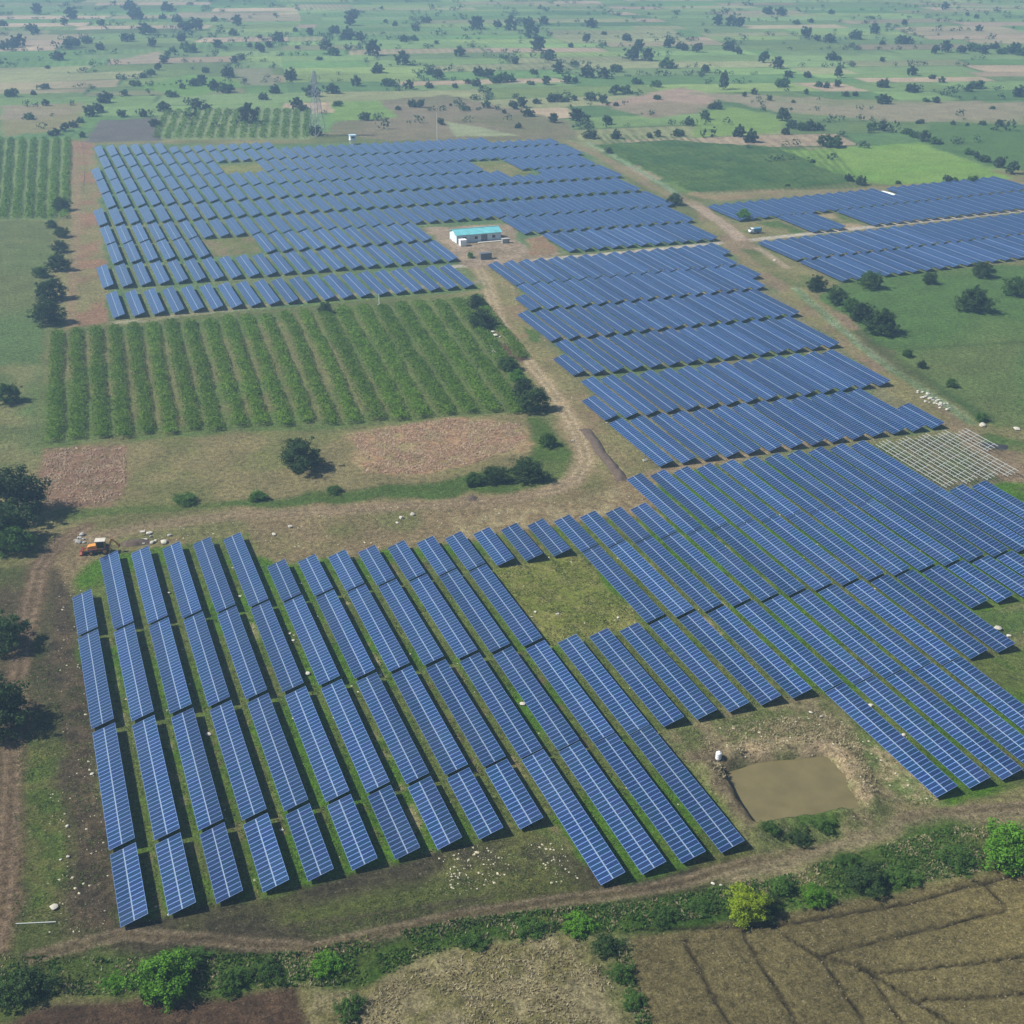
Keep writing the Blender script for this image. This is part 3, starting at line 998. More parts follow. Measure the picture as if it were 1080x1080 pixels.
# near field: rows counted from the left, tables counted up from the near end
for n in range(1, 39):
    i = lat_n(n)
    col = []
    j4, j3, j2, j1 = 21.91, 24.48 - 0.005 * n, 29.47 - 0.007 * n, 34.42 - 0.011 * n
    if n <= 10:
        col.append((j4, SHORT))
    elif n <= 14:
        col.append((19.56, LONG))
    elif n >= 20:
        col.append((19.51, LONG))
    if n in (27, 28, 29, 30):
        col.append((26.72, SHORT))
    else:
        col.append((j3, LONG))
    if n not in (14, 15, 16):
        col.append((j2, LONG))
    if n == 1 or 7 <= n <= 20:
        col.append((j1, SHORT))
    elif n <= 31:
        col.append((j1, LONG))
    for k, (y, kit) in enumerate(col):
        yy = y
        if k and abs(y - (col[k - 1][0] + LEN[col[k - 1][1]["n"]] / M)) < 0.05:
            yy = y
        p = to_px(gx(i) + 2, M * yy + LEN[kit["n"]] * 0.3, 1)
        if p[0] < 1105 and p[1] > 0:
            put("N", n, k + 1, i, yy, kit)
# middle field: tiers counted from the near end, tables from the left
for t, (y, k0, k1, ends) in enumerate([(39.66, 0, 13, {13: (39.66, SHORT)}), (44.70, 0, 14, {0: (44.70, SHORT)}), (50.05, 1, 15, {1: (50.2, SHORT)}),
                                       (55.10, 2, 16, {}), (60.08, 3, 18, {3: (60.15, SHORT), 18: (62.15, SHORT)}), (64.85, 4, 19, {19: (67.3, SHORT)})]):
    for p, k in enumerate(range(k0, k1 + 1)):
        i = 22.60 + 0.947 * k
        yy, kit = ends.get(k, (y, MID))
        put("M", t + 1, p + 1, i, yy - 0.025 * (k - k0), kit)


def lat_l(k):
    return 5.85 + 0.995 * k - 0.00072 * k * k


def yl(y0, i):
    return y0 - (0.042 if y0 > 74 else 0.034) * (i - 5)


# far left field
pos = {}


def putl(t, i, y, kit):
    pos[t] = pos.get(t, 0) + 1
    put("L", t, pos[t], i, y, kit)


for k in range(-1, 42):
    i = lat_l(k)
    if k <= 18:
        putl(1, i, yl(65.95, i), MED)
    if k == -1:
        putl(2, i, 71.8, MED)
        continue
    if i < 24.7 or 31.4 < i < 42.1:
        putl(2, i, yl(71.72, i), MED)
    if not (6 <= k <= 8) and (i < 24.7 or 30.8 < i < 42.9):
        putl(3, i, yl(76.95, i), MED)
    elif 6 <= k <= 8:
        pos[3] = pos[3]
    if i < 43.7:
        putl(4, i, yl(81.75, i), MED)
        putl(5, i, yl(87.0, i), MED)
for k in range(1, 43):
    i = lat_l(k)
    if i < 44.6:
        putl(6, i, yl(92.2, i), SHORT if 36.9 < i < 39.4 else MED)
    if i < 45.4 and not 35.9 < i < 38.6:
        putl(7, i, yl(97.15, i), MED)
    if i < 46 and not 16.2 < i < 19.6:
        putl(8, i, yl(102.0, i) - 0.03, MED)
    if 7.4 < i < 46.3:
        putl(9, i, yl(106.95, i), SHORT if i > 40 else MED)
        top = 117.8 - 0.02 * (i - 8) if i < 13.2 else 116.0 - 0.275 * (i - 13)
        if yl(106.95, i) + 5.0 + 2.3 < top:
            putl(10, i, yl(112.0, i) - 0.03, MED if yl(112.0, i) + 4.4 < top else SHORT)
# right field either side of the pale road
for k in range(0, 30):
    i = 44.2 + 1.0 * k
    put("R", 1, k + 1, i, 59.55 + 0.058 * (i - 44.2), MED)
    put("R", 2, k + 1, i + 0.0, 64.35 + 0.05 * (i - 44.2) + 0.02, MED)
pr = {3: 0, 4: 0}
for k in range(0, 27):
    i = 46.25 + 0.98 * k
    if k >= 3 and not 51.6 < i < 53.6:
        pr[3] += 1
        put("R", 3, pr[3], i, 70.2 + 0.06 * (i - 49), MED)
    pr[4] += 1
    y = 74.75 + 0.07 * (i - 48)
    put("R", 4, pr[4], i, y, SHORT if 60.2 < i < 61.8 else MED)

vis = []
for T in TABLES:
    L = LEN[T[5]["n"]]
    ps = [to_px(T[3] + dx, T[4] + dy, 1.2) for dx in (0, 3.8) for dy in (0, L)]
    if min(p[0] for p in ps) > 1110 or max(p[0] for p in ps) < -30:
        continue
    ar = abs((ps[1][0] - ps[0][0]) * (ps[2][1] - ps[0][1]) - (ps[1][1] - ps[0][1]) * (ps[2][0] - ps[0][0]))
    onscreen = min(p[0] for p in ps) < 1075
    vis.append((ar if onscreen else ar * 0.05, T))
vis.sort(key=lambda a: -a[0])
near_t, far_t = vis[:300], vis[300:]
BLOCK_TXT = {"M": "of middle field", "L": "of far left field"}
ROADT = {1: "lower tier below the right road", 2: "upper tier below the right road",
         3: "lower tier above the right road", 4: "upper tier above the right road"}


def table_label(T):
    blk, a, b, x, y, kit = T
    size = "short" if kit is SHORT else "long"
    if blk == "N":
        return f"{size} solar table, {ordw(b)} from near end of {ordw(a)} row from left, nearest field"
    if blk == "R":
        return f"{size} solar table, {ordw(b)} from left in {ROADT[a]}"
    return f"{size} solar table, {ordw(b)} from left in {ordw(a)} tier from near end {BLOCK_TXT[blk]}"


r_t = random.Random(3)
for rank, (ar, T) in enumerate(near_t):
    blk, a, b, x, y, kit = T
    L = LEN[kit["n"]]
    root = empty("solar_table", (x + 1.9 + r_t.uniform(-.05, .05), y + L / 2 + r_t.uniform(-.04, .04), 0), 0)
    root.rotation_euler = (0, math.radians(r_t.uniform(-0.7, 0.7)), math.radians(r_t.uniform(-0.12, 0.12)))
    tag(root, table_label(T), "solar table", "solar tables set out in rows")
    link(bpy.data.objects.new("module_row", kit["low"]), root)
    link(bpy.data.objects.new("module_row", kit["up"]), root)
    full = rank < 110
    link(bpy.data.objects.new("support_frame", kit["frame"] if full else kit["frame_p"]), root)
    if full:
        for k in range(kit["np"]):
            p = link(bpy.data.objects.new("post", kit["post"]), root)
            p.location = (0, -L / 2 + L * (k + 0.5) / kit["np"], 0)


def far_tables(name, lst):
    """the rest of the tables, beyond the three hundred that show largest: one mesh"""
    V, F, MI, UVS = [], [], [], []
    for ar, T in lst:
        x, y, kit = T[3], T[4], T[5]
        L = LEN[kit["n"]]
        for key in ("low", "up"):
            me = kit[key]
            o = len(V)
            for v in me.vertices:
                V.append((v.co.x + x + 1.9, v.co.y + y + L / 2, v.co.z))
            u0 = r_t.randint(0, 400) * 40
            for k, p in enumerate(me.polygons):
                F.append([o + q_ for q_ in p.vertices])
                MI.append(p.material_index)
                uvs = [me.uv_layers[0].data[li].uv for li in p.loop_indices]
                UVS += [(uv[0], uv[1] + u0) for uv in uvs] if k == 0 else [(0.5, 0.5)] * 4
        n = max(2, round(L / 8))
        for k in range(n):
            yy = y + L * (k + 0.5) / n
            o = len(V)
            xx = x + 1.9
            V += [(xx + sx * .06, yy + sy * .06, z) for z in (-.3, 1.0) for sx, sy in ((-1, -1), (1, -1), (1, 1), (-1, 1))]
            for k2 in range(4):
                F.append([o + k2, o + (k2 + 1) % 4, o + 4 + (k2 + 1) % 4, o + 4 + k2])
                MI.append(2)
                UVS += [(0.5, 0.5)] * 4
    me = np_mesh(name, V, F, [panel, backsheet, steel], MI)
    uv = me.uv_layers.new(name="UVMap")
    uv.data.foreach_set("uv", np.array(UVS, dtype=np.float32).ravel())
    return link(bpy.data.objects.new(name, me))


tag(far_tables("distant_solar_tables", far_t), kind="stuff")

# bare mounting frames still waiting for their modules
galv = pmat("pale galvanised purlins", (0.42, 0.44, 0.40), 0.6, 0.2)


def bare_frame(i, y0, y1, label):
    L = (y1 - y0) * M
    root = empty("mounting_frame", (gx(i) + 1.9, M * y0 + L / 2, 0))
    tag(root, label, "mounting frame", "bare mounting frames beside the finished tables")
    n = max(3, round(L / 3.3))
    for s in (0.45, 1.5, 2.5, 3.55):
        x, z = slope(s, -0.06)
        MB().box(x - 0.055, x + 0.055, -L / 2, L / 2, z - 0.06, z + 0.05).build("purlin", galv, root)
    for k in range(n):
        yy = -L / 2 + L * (k + 0.5) / n
        (xa, za), (xb, zb) = slope(0.1, -0.17), slope(3.9, -0.17)
        MB().bar((xa, yy, za), (xb, yy, zb), 0.11, 0.10).build("rafter", galv, root)
        MB().box(-0.07, 0.07, yy - .06, yy + .06, -0.3, slope(2.0)[1] - 0.22).build("post", galv, root)


for k in range(4):
    bare_frame(31.63 + 0.95 * k, 34.35 if k else 34.3, 38.7, f"pale bare mounting frame without modules, {ordw(k + 1)} from the finished blue tables")
bare_frame(35.4, 36.6, 38.6, "short bare mounting frame at the outer edge, beside the dirt strip")


# ------------------------------------------------------------------ plants
def crown_arrays(seed, rx, ry, rz, zc, clumps, per, leaf, hollow=0.45, flat=0.0):
    """leaf faces gathered in clumps through an uneven crown"""
    g = np.random.default_rng(seed)
    d = g.normal(size=(clumps, 3))
    d /= np.linalg.norm(d, axis=1)[:, None]
    d[:, 2] = np.where(d[:, 2] < -0.8, -d[:, 2], d[:, 2])
    az = np.arctan2(d[:, 1], d[:, 0])
    lob = 1 + 0.20 * np.sin(3 * az + seed) + 0.14 * np.sin(5 * az + 2 * seed + 3 * d[:, 2]) + 0.12 * np.sin(7 * d[:, 2] + seed) + g.normal(scale=0.13, size=clumps)
    rad = (hollow + (1 - hollow) * g.random(clumps) ** 0.5) * lob
    C = d * rad[:, None] * np.array([rx, ry, rz])
    cr = g.uniform(0.13, 0.33, clumps) * (rx + rz) / 2
    C = np.repeat(C, per, 0)
    R = np.repeat(cr, per)
    p = g.normal(size=(len(C), 3))
    p /= np.linalg.norm(p, axis=1)[:, None]
    P = C + p * (R * g.random(len(C)) ** 0.4)[:, None] * np.array([1, 1, 0.75])
    P[:, 2] += zc
    P[:, 2] = np.maximum(P[:, 2], 0.05)
    nrm = p * 0.8 + g.normal(size=p.shape) * 0.6 + np.array([0, 0, 0.35])
    nrm /= np.linalg.norm(nrm, axis=1)[:, None]
    return leaf_quads(P, nrm, leaf * g.uniform(0.6, 1.35, len(P)), g)


def leaf_quads(P, nrm, size, g):
    a = g.normal(size=P.shape)
    u = np.cross(nrm, a)
    u /= np.linalg.norm(u, axis=1)[:, None] + 1e-9
    v = np.cross(nrm, u)
    s = size[:, None] * 0.5
    asp = g.uniform(0.55, 0.9, len(P))[:, None]
    V = np.stack([P - u * s, P + v * s * asp, P + u * s, P - v * s * asp], 1).reshape(-1, 3)
    F = np.arange(len(V)).reshape(-1, 4)
    return V, F


def trunk_mesh(seed, h, r, spread, limbs=5):
    g = random.Random(seed)
    b = MB()

    def limb(p, d, l, r0, depth):
        q = p
        for k in range(3):
            d = (d + Vector((g.uniform(-.18, .18), g.uniform(-.18, .18), g.uniform(-.05, .12)))).normalized()
            q2 = q + d * l / 3
            ra, rb = r0 * (1 - 0.22 * k), r0 * (1 - 0.22 * (k + 1))
            n = 6
            u = d.orthogonal().normalized()
            t = d.cross(u)
            vs = [q + (u * math.cos(2 * math.pi * m_ / n) + t * math.sin(2 * math.pi * m_ / n)) * ra for m_ in range(n)]
            vs += [q2 + (u * math.cos(2 * math.pi * m_ / n) + t * math.sin(2 * math.pi * m_ / n)) * rb for m_ in range(n)]
            b.add(vs, [(m_, (m_ + 1) % n, n + (m_ + 1) % n, n + m_) for m_ in range(n)])
            q = q2
        if depth:
            for k in range(limbs if depth == 2 else 2):
                an = g.uniform(0, 6.28)
                nd = Vector((math.cos(an) * spread, math.sin(an) * spread, g.uniform(.5, 1))).normalized()
                limb(q - d * g.uniform(0, l * 0.3), nd, l * g.uniform(0.7, 1.0), r0 * 0.42, depth - 1)

    limb(Vector((0, 0, -0.3)), Vector((0, 0, 1)), h, r, 2)
    return b.mesh("trunk", bark)


def tree_kit(seed, rx, rz, zc, clumps, per, leaf, mat, trunk_h=None, tr=0.16):
    V, F = crown_arrays(seed, rx, rx * 0.93, rz, zc, clumps, per, leaf)
    cm = np_mesh("crown", V, F, mat)
    return dict(crown=cm, trunk=trunk_mesh(seed, trunk_h or zc * 0.75, tr, 0.7), r=rx)


def joined_kit(seed, rx, rz, zc, clumps, per, leaf, mat):
    """small far tree: trunk and crown in one mesh"""
    V, F = crown_arrays(seed, rx, rx * 0.93, rz, zc, clumps, per, leaf)
    n = 5
    tv = [(math.cos(2 * math.pi * k / n) * r, math.sin(2 * math.pi * k / n) * r, z) for z, r in ((-.3, .22), (zc, .13)) for k in range(n)]
    tf = [(k, (k + 1) % n, n + (k + 1) % n, n + k) for k in range(n)]
    o = len(V)
    V = np.concatenate([V, np.array(tv)])
    F = np.concatenate([F, np.array(tf) + o])
    mi = [0] * (len(F) - n) + [1] * n
    return np_mesh("far_tree", V, F, [mat, bark], mi)


# kits have a crown radius of about 1 unit height scale 1: sizes in metres for a 4 m wide tree, scaled per copy
KD = [tree_kit(s, 2.0, 1.6, 1.5, 170, 56, 0.17, leaf_dark) for s in (1, 2, 3)]
KM = [tree_kit(s, 2.0, 1.6, 1.5, 170, 56, 0.17, leaf_mid) for s in (4, 5, 6)]
KB = [tree_kit(s, 2.0, 1.7, 1.55, 170, 56, 0.17, leaf_bright) for s in (7, 8)]
KL = [tree_kit(9, 2.0, 2.1, 1.9, 170, 56, 0.17, leaf_lime)]
KBUSH = [tree_kit(s, 2.0, 1.0, 0.75, 130, 44, 0.16, m, 0.8, 0.08) for s, m in ((10, leaf_mid), (11, leaf_bright), (12, leaf_dark), (13, leaf_mid))]
FAR = [joined_kit(s, 2.0, rz, zc, 64, 18, 0.6, m) for s, rz, zc, m in ((21, 1.4, 1.3, leaf_far), (22, 1.6, 1.55, leaf_far), (23, 1.3, 1.2, leaf_mid), (24, 1.5, 1.4, leaf_far), (25, 1.9, 1.8, leaf_far))]


def plant(kit, px, py, wpx, label, cat="tree", name="broadleaf_tree", group=None, hs=1.0):
    """a tree or bush whose foot is at a photo pixel and whose crown is wpx pixels wide"""
    x, y = at(px, py)
    s = wpx * mpp(x, y) / 4.0
    root = empty(name, (x, y, gh(x, y)), rnd.uniform(0, 6.28))
    root.scale = (s, s, s * hs)
    tag(root, label, cat, group)
    link(bpy.data.objects.new("trunk", kit["trunk"]), root)
    link(bpy.data.objects.new("crown", kit["crown"]), root)
    return root


# trees and bushes near enough to be told apart
for k, (kit, px, py, w, lab) in enumerate([
    (KD[0], 318, 494, 40, "dark round tree standing alone on the dry strip below the crop rows"),
    (KM[0], 8, 424, 24, "green tree at the picture's left edge beside the crop field"),
    (KD[1], 51, 341, 30, "dark round tree at the upper left corner of the crop field"),
    (KD[2], 54, 316, 27, "dark tree just above the one at the crop field corner"),
    (KD[0], 62, 285, 20, "dark tree in the hedge left of the far field, above two rounder ones"),
    (KM[1], 44, 292, 14, "small green bush left of the dark hedge trees"),
    (KD[1], 65, 222, 16, "small dark tree in the hedge at the striped green field's corner"),
    (KD[2], 66, 250, 13, "narrow dark tree midway up the hedge left of the far field"),
    (KD[0], 64, 266, 14, "small dark tree in the hedge beside the reddish track"),
    (KM[2], 55, 240, 10, "tiny bush left of the hedge by the pale green field"),
    (KD[0], 16, 545, 60, "largest dark tree at the left edge above the track"),
    (KD[1], 4, 572, 48, "dark tree below the largest one at the left edge"),
    (KM[0], 14, 582, 34, "blue-green low tree beside the dirt track at left edge"),
    (KD[2], 2, 682, 46, "dark tree half cut by the left edge, above the long shadow"),
    (KD[0], -2, 768, 62, "dark tree mostly cut by the left edge, lowest of the edge trees"),
    (KD[1], 343, 330, 14, "small dark bush on the verge between crop rows and panels"),
    (KD[2], 502, 324, 18, "small dark tree at top right corner of the crop field"),
    (KD[0], 508, 346, 24, "dark tree beside the rubble heap on the farm road"),
    (KM[1], 536, 390, 20, "dark green bush at the bend of the farm road"),
    (KB[0], 545, 402, 16, "yellowish green bush between darker ones along the farm road"),
    (KD[1], 552, 418, 22, "dark bush second lowest in the hedge along the farm road"),
    (KD[2], 562, 433, 32, "wide dark bush at the lower right corner of the crop field"),
    (KD[0], 556, 505, 38, "dark bush at the right end of the hedge under the dry patch"),
    (KD[1], 522, 507, 28, "dark bush second from right in the hedge under the dry patch"),
    (KM[2], 500, 510, 22, "dark green bush under the left half of the dry patch"),
    (KM[0], 577, 470, 18, "pale green bush inside the bend of the farm road"),
    (KM[1], 196, 530, 22, "low bush on the field edge below the reddish dry plot"),
    (KM[2], 272, 526, 20, "low bush on the field edge left of the lone tree"),
    (KM[0], 352, 519, 16, "low bush on the field edge right of the lone tree's shadow"),
    (KD[0], 860, 306, 18, "dark bush topmost in the hedge on the right field's edge"),
    (KD[1], 882, 320, 20, "dark bush second from top in the hedge on the right field's edge"),
    (KM[2], 898, 328, 18, "green bush midway in the hedge on the right field's edge"),
    (KD[2], 909, 338, 24, "dark tree second lowest in the hedge on the right field's edge"),
    (KD[0], 930, 352, 30, "largest dark tree at the lower end of the right field's hedge"),
    (KM[0], 917, 304, 22, "round green tree in the corner below the right solar field"),
    (KD[1], 980, 299, 14, "small dark tree at the top edge of the right green field"),
    (KD[2], 1035, 292, 20, "dark tree near the right edge under the right solar field"),
    (KD[0], 1026, 328, 29, "dark round tree standing alone in the right green field"),
    (KM[1], 1074, 312, 26, "green tree cut by the right edge beside the lone field tree"),
    (KM[2], 957, 376, 10, "small dark bush topmost on the slope below the hedge"),
    (KD[1], 972, 388, 9, "small dark bush second on the slope below the hedge"),
    (KM[0], 1003, 408, 11, "small bush third on the slope beside the pale rocks"),
    (KM[1], 1034, 444, 12, "small bush lowest on the slope near the burnt patch"),
    (KB[0], 785, 232, 14, "bush at the road corner between middle and right fields"),
    (KD[2], 712, 216, 15, "dark bush at the lower corner of the dark green field"),
    (KB[1], 496, 272, 7, "tiny bright green bush in front of the turquoise-roofed building"),
]):
    plant(kit, px, py, w, lab, group=None, hs=0.5 if "low bush" in lab else 0.62 if "dry patch" in lab else 0.92)

# vegetation belt along the bottom
for k, (kit, px, py, w, lab, nm, hs) in enumerate([
    (KBUSH[2], 30, 1046, 62, "dark green shrub second from left along the bottom track", "shrub", 1.1),
    (KBUSH[0], 0, 1050, 40, "green shrub cut by the left edge at the bottom", "shrub", 1.0),
    (KB[0], 176, 1044, 60, "bright green rounded shrub, the largest at bottom left", "shrub", 0.8),
    (KBUSH[1], 120, 1040, 24, "small bright shrub left of the largest bright one", "shrub", 1.0),
    (KBUSH[3], 208, 1012, 26, "small shrub above and right of the largest bright shrub", "shrub", 1.0),
    (KBUSH[0], 245, 1038, 34, "mid green shrub right of the largest bright shrub", "shrub", 1.0),
    (KBUSH[3], 282, 1026, 36, "green shrub below the track's dark ruts", "shrub", 0.9),
    (KBUSH[1], 345, 1020, 44, "bright shrub at upper left of the dry grass patch", "shrub", 0.9),
    (KBUSH[0], 368, 1068, 40, "dark shrub at left end of the dry grass patch", "shrub", 1.0),
    (KBUSH[2], 640, 1000, 40, "dark shrub at the corner between dry grass and ploughed field", "shrub", 1.0),
    (KBUSH[3], 655, 1030, 34, "green shrub second down the ploughed field's left edge", "shrub", 1.0),
    (KBUSH[0], 668, 1058, 32, "green shrub third down the ploughed field's left edge", "shrub", 0.9),
    (KBUSH[1], 610, 978, 44, "bright low shrub above the dry grass patch's right corner", "shrub", 0.8),
    (KBUSH[3], 560, 982, 40, "green low shrub above the middle of the dry grass patch", "shrub", 0.8),
    (KBUSH[0], 500, 996, 36, "green low shrub above the left part of the dry grass patch", "shrub", 0.8),
    (KL[0], 786, 966, 40, "yellow-green leafy tree beside the ploughed field", "broadleaf_tree", 0.85),
    (KD[0], 806, 962, 36, "dark shrub tucked right behind the yellow-green tree", "shrub", 0.7),
    (KM[0], 824, 940, 28, "mid green shrub up and right of the yellow-green tree", "shrub", 0.9),
    (KB[1], 860, 950, 36, "bright shrub midway along the ploughed field's top edge", "shrub", 0.7),
    (KD[1], 912, 935, 48, "dark wide shrub along the ploughed field's top edge", "shrub", 0.75),
    (KM[1], 892, 915, 30, "green shrub between the bottom track and wide dark shrub", "shrub", 0.9),
    (KBUSH[0], 950, 928, 40, "low green shrub right of the wide dark shrub", "shrub", 0.8),
    (KB[0], 1066, 912, 60, "large bright green shrub at the right edge by the ploughed field", "shrub", 0.9),
    (KBUSH[3], 1010, 908, 40, "low shrub left of the large bright shrub at right edge", "shrub", 0.8),
    (KBUSH[0], 700, 968, 36, "low shrub at the ploughed field's upper left corner", "shrub", 0.8),
    (KBUSH[3], 740, 958, 34, "low shrub left of the yellow-green tree", "shrub", 0.8),
    (KBUSH[2], 842, 885, 34, "dark shrub on the pond's lower bank", "shrub", 0.8),
    (KBUSH[3], 868, 875, 28, "olive shrub at the right end of the pond's lower bank", "shrub", 0.8),
    (KBUSH[0], 812, 882, 24, "small shrub at the left end of the pond's lower bank", "shrub", 0.8),
]):
    plant(kit, px, py, w * (0.95 if kit in KL or "largest" in lab or "large bright" in lab else 0.78), lab, "shrub" if nm == "shrub" else "tree", nm, hs=hs * 0.85)

# far trees: photo pixel (x3) of the foot and width, per 360 px wide column of the picture
FARPX = {0: [(35, 305, 45), (145, 280, 30), (185, 190, 50), (215, 155, 40), (240, 150, 40), (275, 138, 42), (317, 158, 35), (395, 132, 36), (418, 130, 30), (483, 148, 35), (150, 217, 20), (92, 377, 40),
             (145, 334, 30), (107, 300, 22), (12, 82, 30), (40, 150, 50), (14, 158, 40), (65, 145, 40), (110, 105, 40), (120, 45, 40), (225, 60, 50), (205, 80, 30), (320, 80, 30), (160, 430, 24), (178, 427, 34), (205, 415, 36), (232, 402, 38), (256, 388, 30),
             (285, 368, 44), (312, 355, 48), (328, 325, 50), (348, 310, 30), (385, 370, 40), (395, 302, 28), (430, 272, 40), (452, 246, 30), (478, 236, 34), (500, 222, 30), (520, 200, 36), (532, 182, 26), (548, 165, 28),
             (520, 352, 50), (543, 306, 44), (577, 280, 25), (612, 272, 44), (640, 268, 44), (650, 230, 30), (680, 285, 50), (715, 292, 60), (722, 245, 50), (742, 202, 30), (765, 190, 32), (690, 152, 40), (600, 165, 56), (575, 130, 40),
             (585, 100, 50), (620, 95, 60), (560, 70, 40), (515, 60, 30), (530, 35, 50), (460, 110, 50), (480, 105, 30), (430, 60, 60), (410, 30, 50), (680, 68, 30), (750, 80, 40), (738, 112, 36), (785, 385, 80), (868, 295, 42), (918, 252, 52), (835, 315, 40), (985, 305, 60), (1050, 295, 60), (1068, 335, 36), (940, 345, 50), (960, 350, 40),
             (998, 428, 56), (880, 132, 46), (825, 165, 40), (822, 122, 20), (850, 150, 30), (940, 155, 22), (980, 112, 30), (1030, 158, 50), (1055, 175, 46), (1058, 105, 44), (870, 50, 14), (620, 345, 50), (655, 345, 36), (455, 370, 30), (490, 400, 44), (100, 98, 36), (262, 435, 24), (1010, 190, 26), (790, 150, 24), (935, 100, 20)],
         360: [(20, 125, 60), (60, 130, 40), (30, 80, 50), (100, 175, 60), (115, 230, 56), (48, 272, 40), (150, 272, 50), (215, 282, 40), (195, 205, 60), (280, 235, 40), (305, 250, 50), (278, 278, 36), (360, 278, 26), (375, 178, 46), (400, 265, 30), (425, 272, 40), (435, 240, 50), (465, 245, 50),
               (490, 262, 50), (525, 258, 58), (550, 202, 36), (610, 235, 30), (600, 120, 60), (625, 160, 60), (655, 190, 56), (685, 232, 46), (745, 207, 24), (780, 245, 60), (830, 248, 50), (870, 228, 46), (920, 190, 60), (970, 192, 46), (940, 160, 40), (905, 128, 40), (1030, 215, 60), (995, 275, 40), (1035, 150, 46), (1075, 155, 40),
               (430, 92, 60), (495, 85, 40), (535, 95, 50), (590, 80, 50), (640, 78, 40), (200, 132, 40), (230, 128, 30), (235, 98, 36), (268, 72, 36), (170, 82, 24), (140, 72, 18), (725, 150, 24), (775, 133, 34), (830, 110, 22), (790, 88, 44), (545, 345, 40), (570, 340, 40), (590, 368, 50), (618, 328, 34), (665, 322, 44), (685, 322, 40), (710, 322, 30),
               (735, 318, 28), (672, 388, 40), (745, 382, 56), (772, 385, 36), (790, 318, 50), (828, 325, 40), (865, 298, 46), (900, 295, 46), (870, 335, 24), (842, 393, 44), (787, 438, 56), (868, 438, 46), (845, 485, 30), (975, 435, 30), (1000, 432, 30), (1065, 430, 46), (1000, 315, 28), (75, 380, 44), (180, 348, 24), (225, 338, 40), (250, 340, 36),
               (315, 395, 30), (345, 335, 14), (400, 348, 20), (460, 342, 36), (515, 358, 20), (935, 265, 40), (650, 268, 36), (600, 268, 28), (715, 264, 40), (740, 262, 30), (560, 405, 30), (40, 50, 40), (300, 140, 20)],
         720: [(45, 165, 46), (145, 160, 46), (170, 165, 30), (180, 172, 24), (8, 160, 30), (70, 230, 36), (300, 217, 44), (312, 275, 50), (335, 245, 36), (255, 198, 44), (395, 245, 36), (490, 275, 30), (360, 77, 28), (405, 72, 24), (390, 120, 46), (425, 130, 30), (465, 135, 46), (545, 124, 48), (605, 108, 38), (630, 142, 24), (690, 138, 44), (715, 137, 30),
               (470, 190, 44), (490, 190, 30), (630, 195, 22), (725, 238, 40), (632, 276, 48), (633, 328, 56), (725, 292, 52), (930, 280, 52), (906, 290, 30), (1060, 306, 48), (936, 98, 28), (930, 58, 20), (830, 165, 40), (880, 168, 40), (798, 170, 34), (920, 162, 50), (950, 170, 40), (985, 155, 40), (1010, 170, 40), (1045, 170, 50), (1070, 175, 40),
               (315, 382, 56), (345, 405, 44), (378, 412, 44), (405, 412, 50), (432, 410, 40), (178, 432, 54), (215, 450, 60), (323, 425, 34), (468, 464, 82), (70, 378, 40), (110, 345, 40), (90, 345, 30), (20, 395, 40), (710, 424, 42), (735, 435, 36), (762, 446, 50), (800, 455, 44), (905, 488, 40), (930, 500, 30), (955, 512, 40), (1000, 530, 46), (1040, 550, 50), (838, 578, 40), (858, 580, 34),
               (915, 578, 38), (525, 575, 36), (565, 585, 44), (682, 582, 20), (410, 518, 22), (600, 410, 40), (630, 414, 40), (755, 390, 24), (745, 392, 20), (855, 395, 20), (900, 398, 16), (948, 395, 26), (1000, 400, 36), (515, 305, 30), (545, 304, 26), (430, 275, 30), (455, 278, 30), (225, 298, 26), (195, 305, 20), (275, 318, 24), (390, 298, 20), (350, 325, 16), (800, 325, 30), (770, 322, 26), (980, 345, 20),
               (790, 250, 26), (820, 262, 26), (110, 80, 40), (150, 82, 40), (180, 85, 40), (270, 45, 40), (310, 50, 40), (700, 80, 24), (830, 30, 30), (470, 45, 24), (600, 60, 20), (900, 50, 16), (330, 595, 20)]}
tall = [(720 + 130 / 3, 282 / 3, 38 / 3, 2.6), (720 + 490 / 3, 245 / 3, 32 / 3, 1.7), (360 + 925 / 3, 190 / 3, 40 / 3, 1.6)]
fl = []
for c0, lst in FARPX.items():
    for (a, b, w) in lst:
        fl.append((c0 + a / 3, b / 3, w / 3, 1.0))
fl += tall
fl.sort(key=lambda t: -t[2] * (1 if t[1] > 0 else 0))
fl = fl[:298]
SIZEW = ["tiny", "small", "medium", "large"]
seen = {}
r_f = random.Random(23)
for (px, py, w, hs) in fl:
    x, y = at(px, py)
    s = w * mpp(x, y) / 4.0 * 0.72
    k = r_f.randrange(5) if hs == 1 else 1
    name = "distant_tree"
    o = link(bpy.data.objects.new(name, FAR[k]))
    o.location = (x, y, gh(x, y) - 0.1)
    o.rotation_euler = (0, 0, r_f.uniform(0, 6.28))
    o.scale = (s, s, s * hs * r_f.uniform(0.8, 1.1))
    size = SIZEW[0 if w < 9 else 1 if w < 14 else 2 if w < 19 else 3]
    tone = "tall dark" if hs > 1 else ("dark" if k in (0, 1, 4) else "green")
    haze_w = "hazy " if py < 75 else ""
    lab = f"{size} {haze_w}{tone} tree about {px / 10.8:.1f} percent across, {py / 10.8:.1f} percent down the picture"
    tag(o, lab, "tree", "scattered trees on the plain beyond")


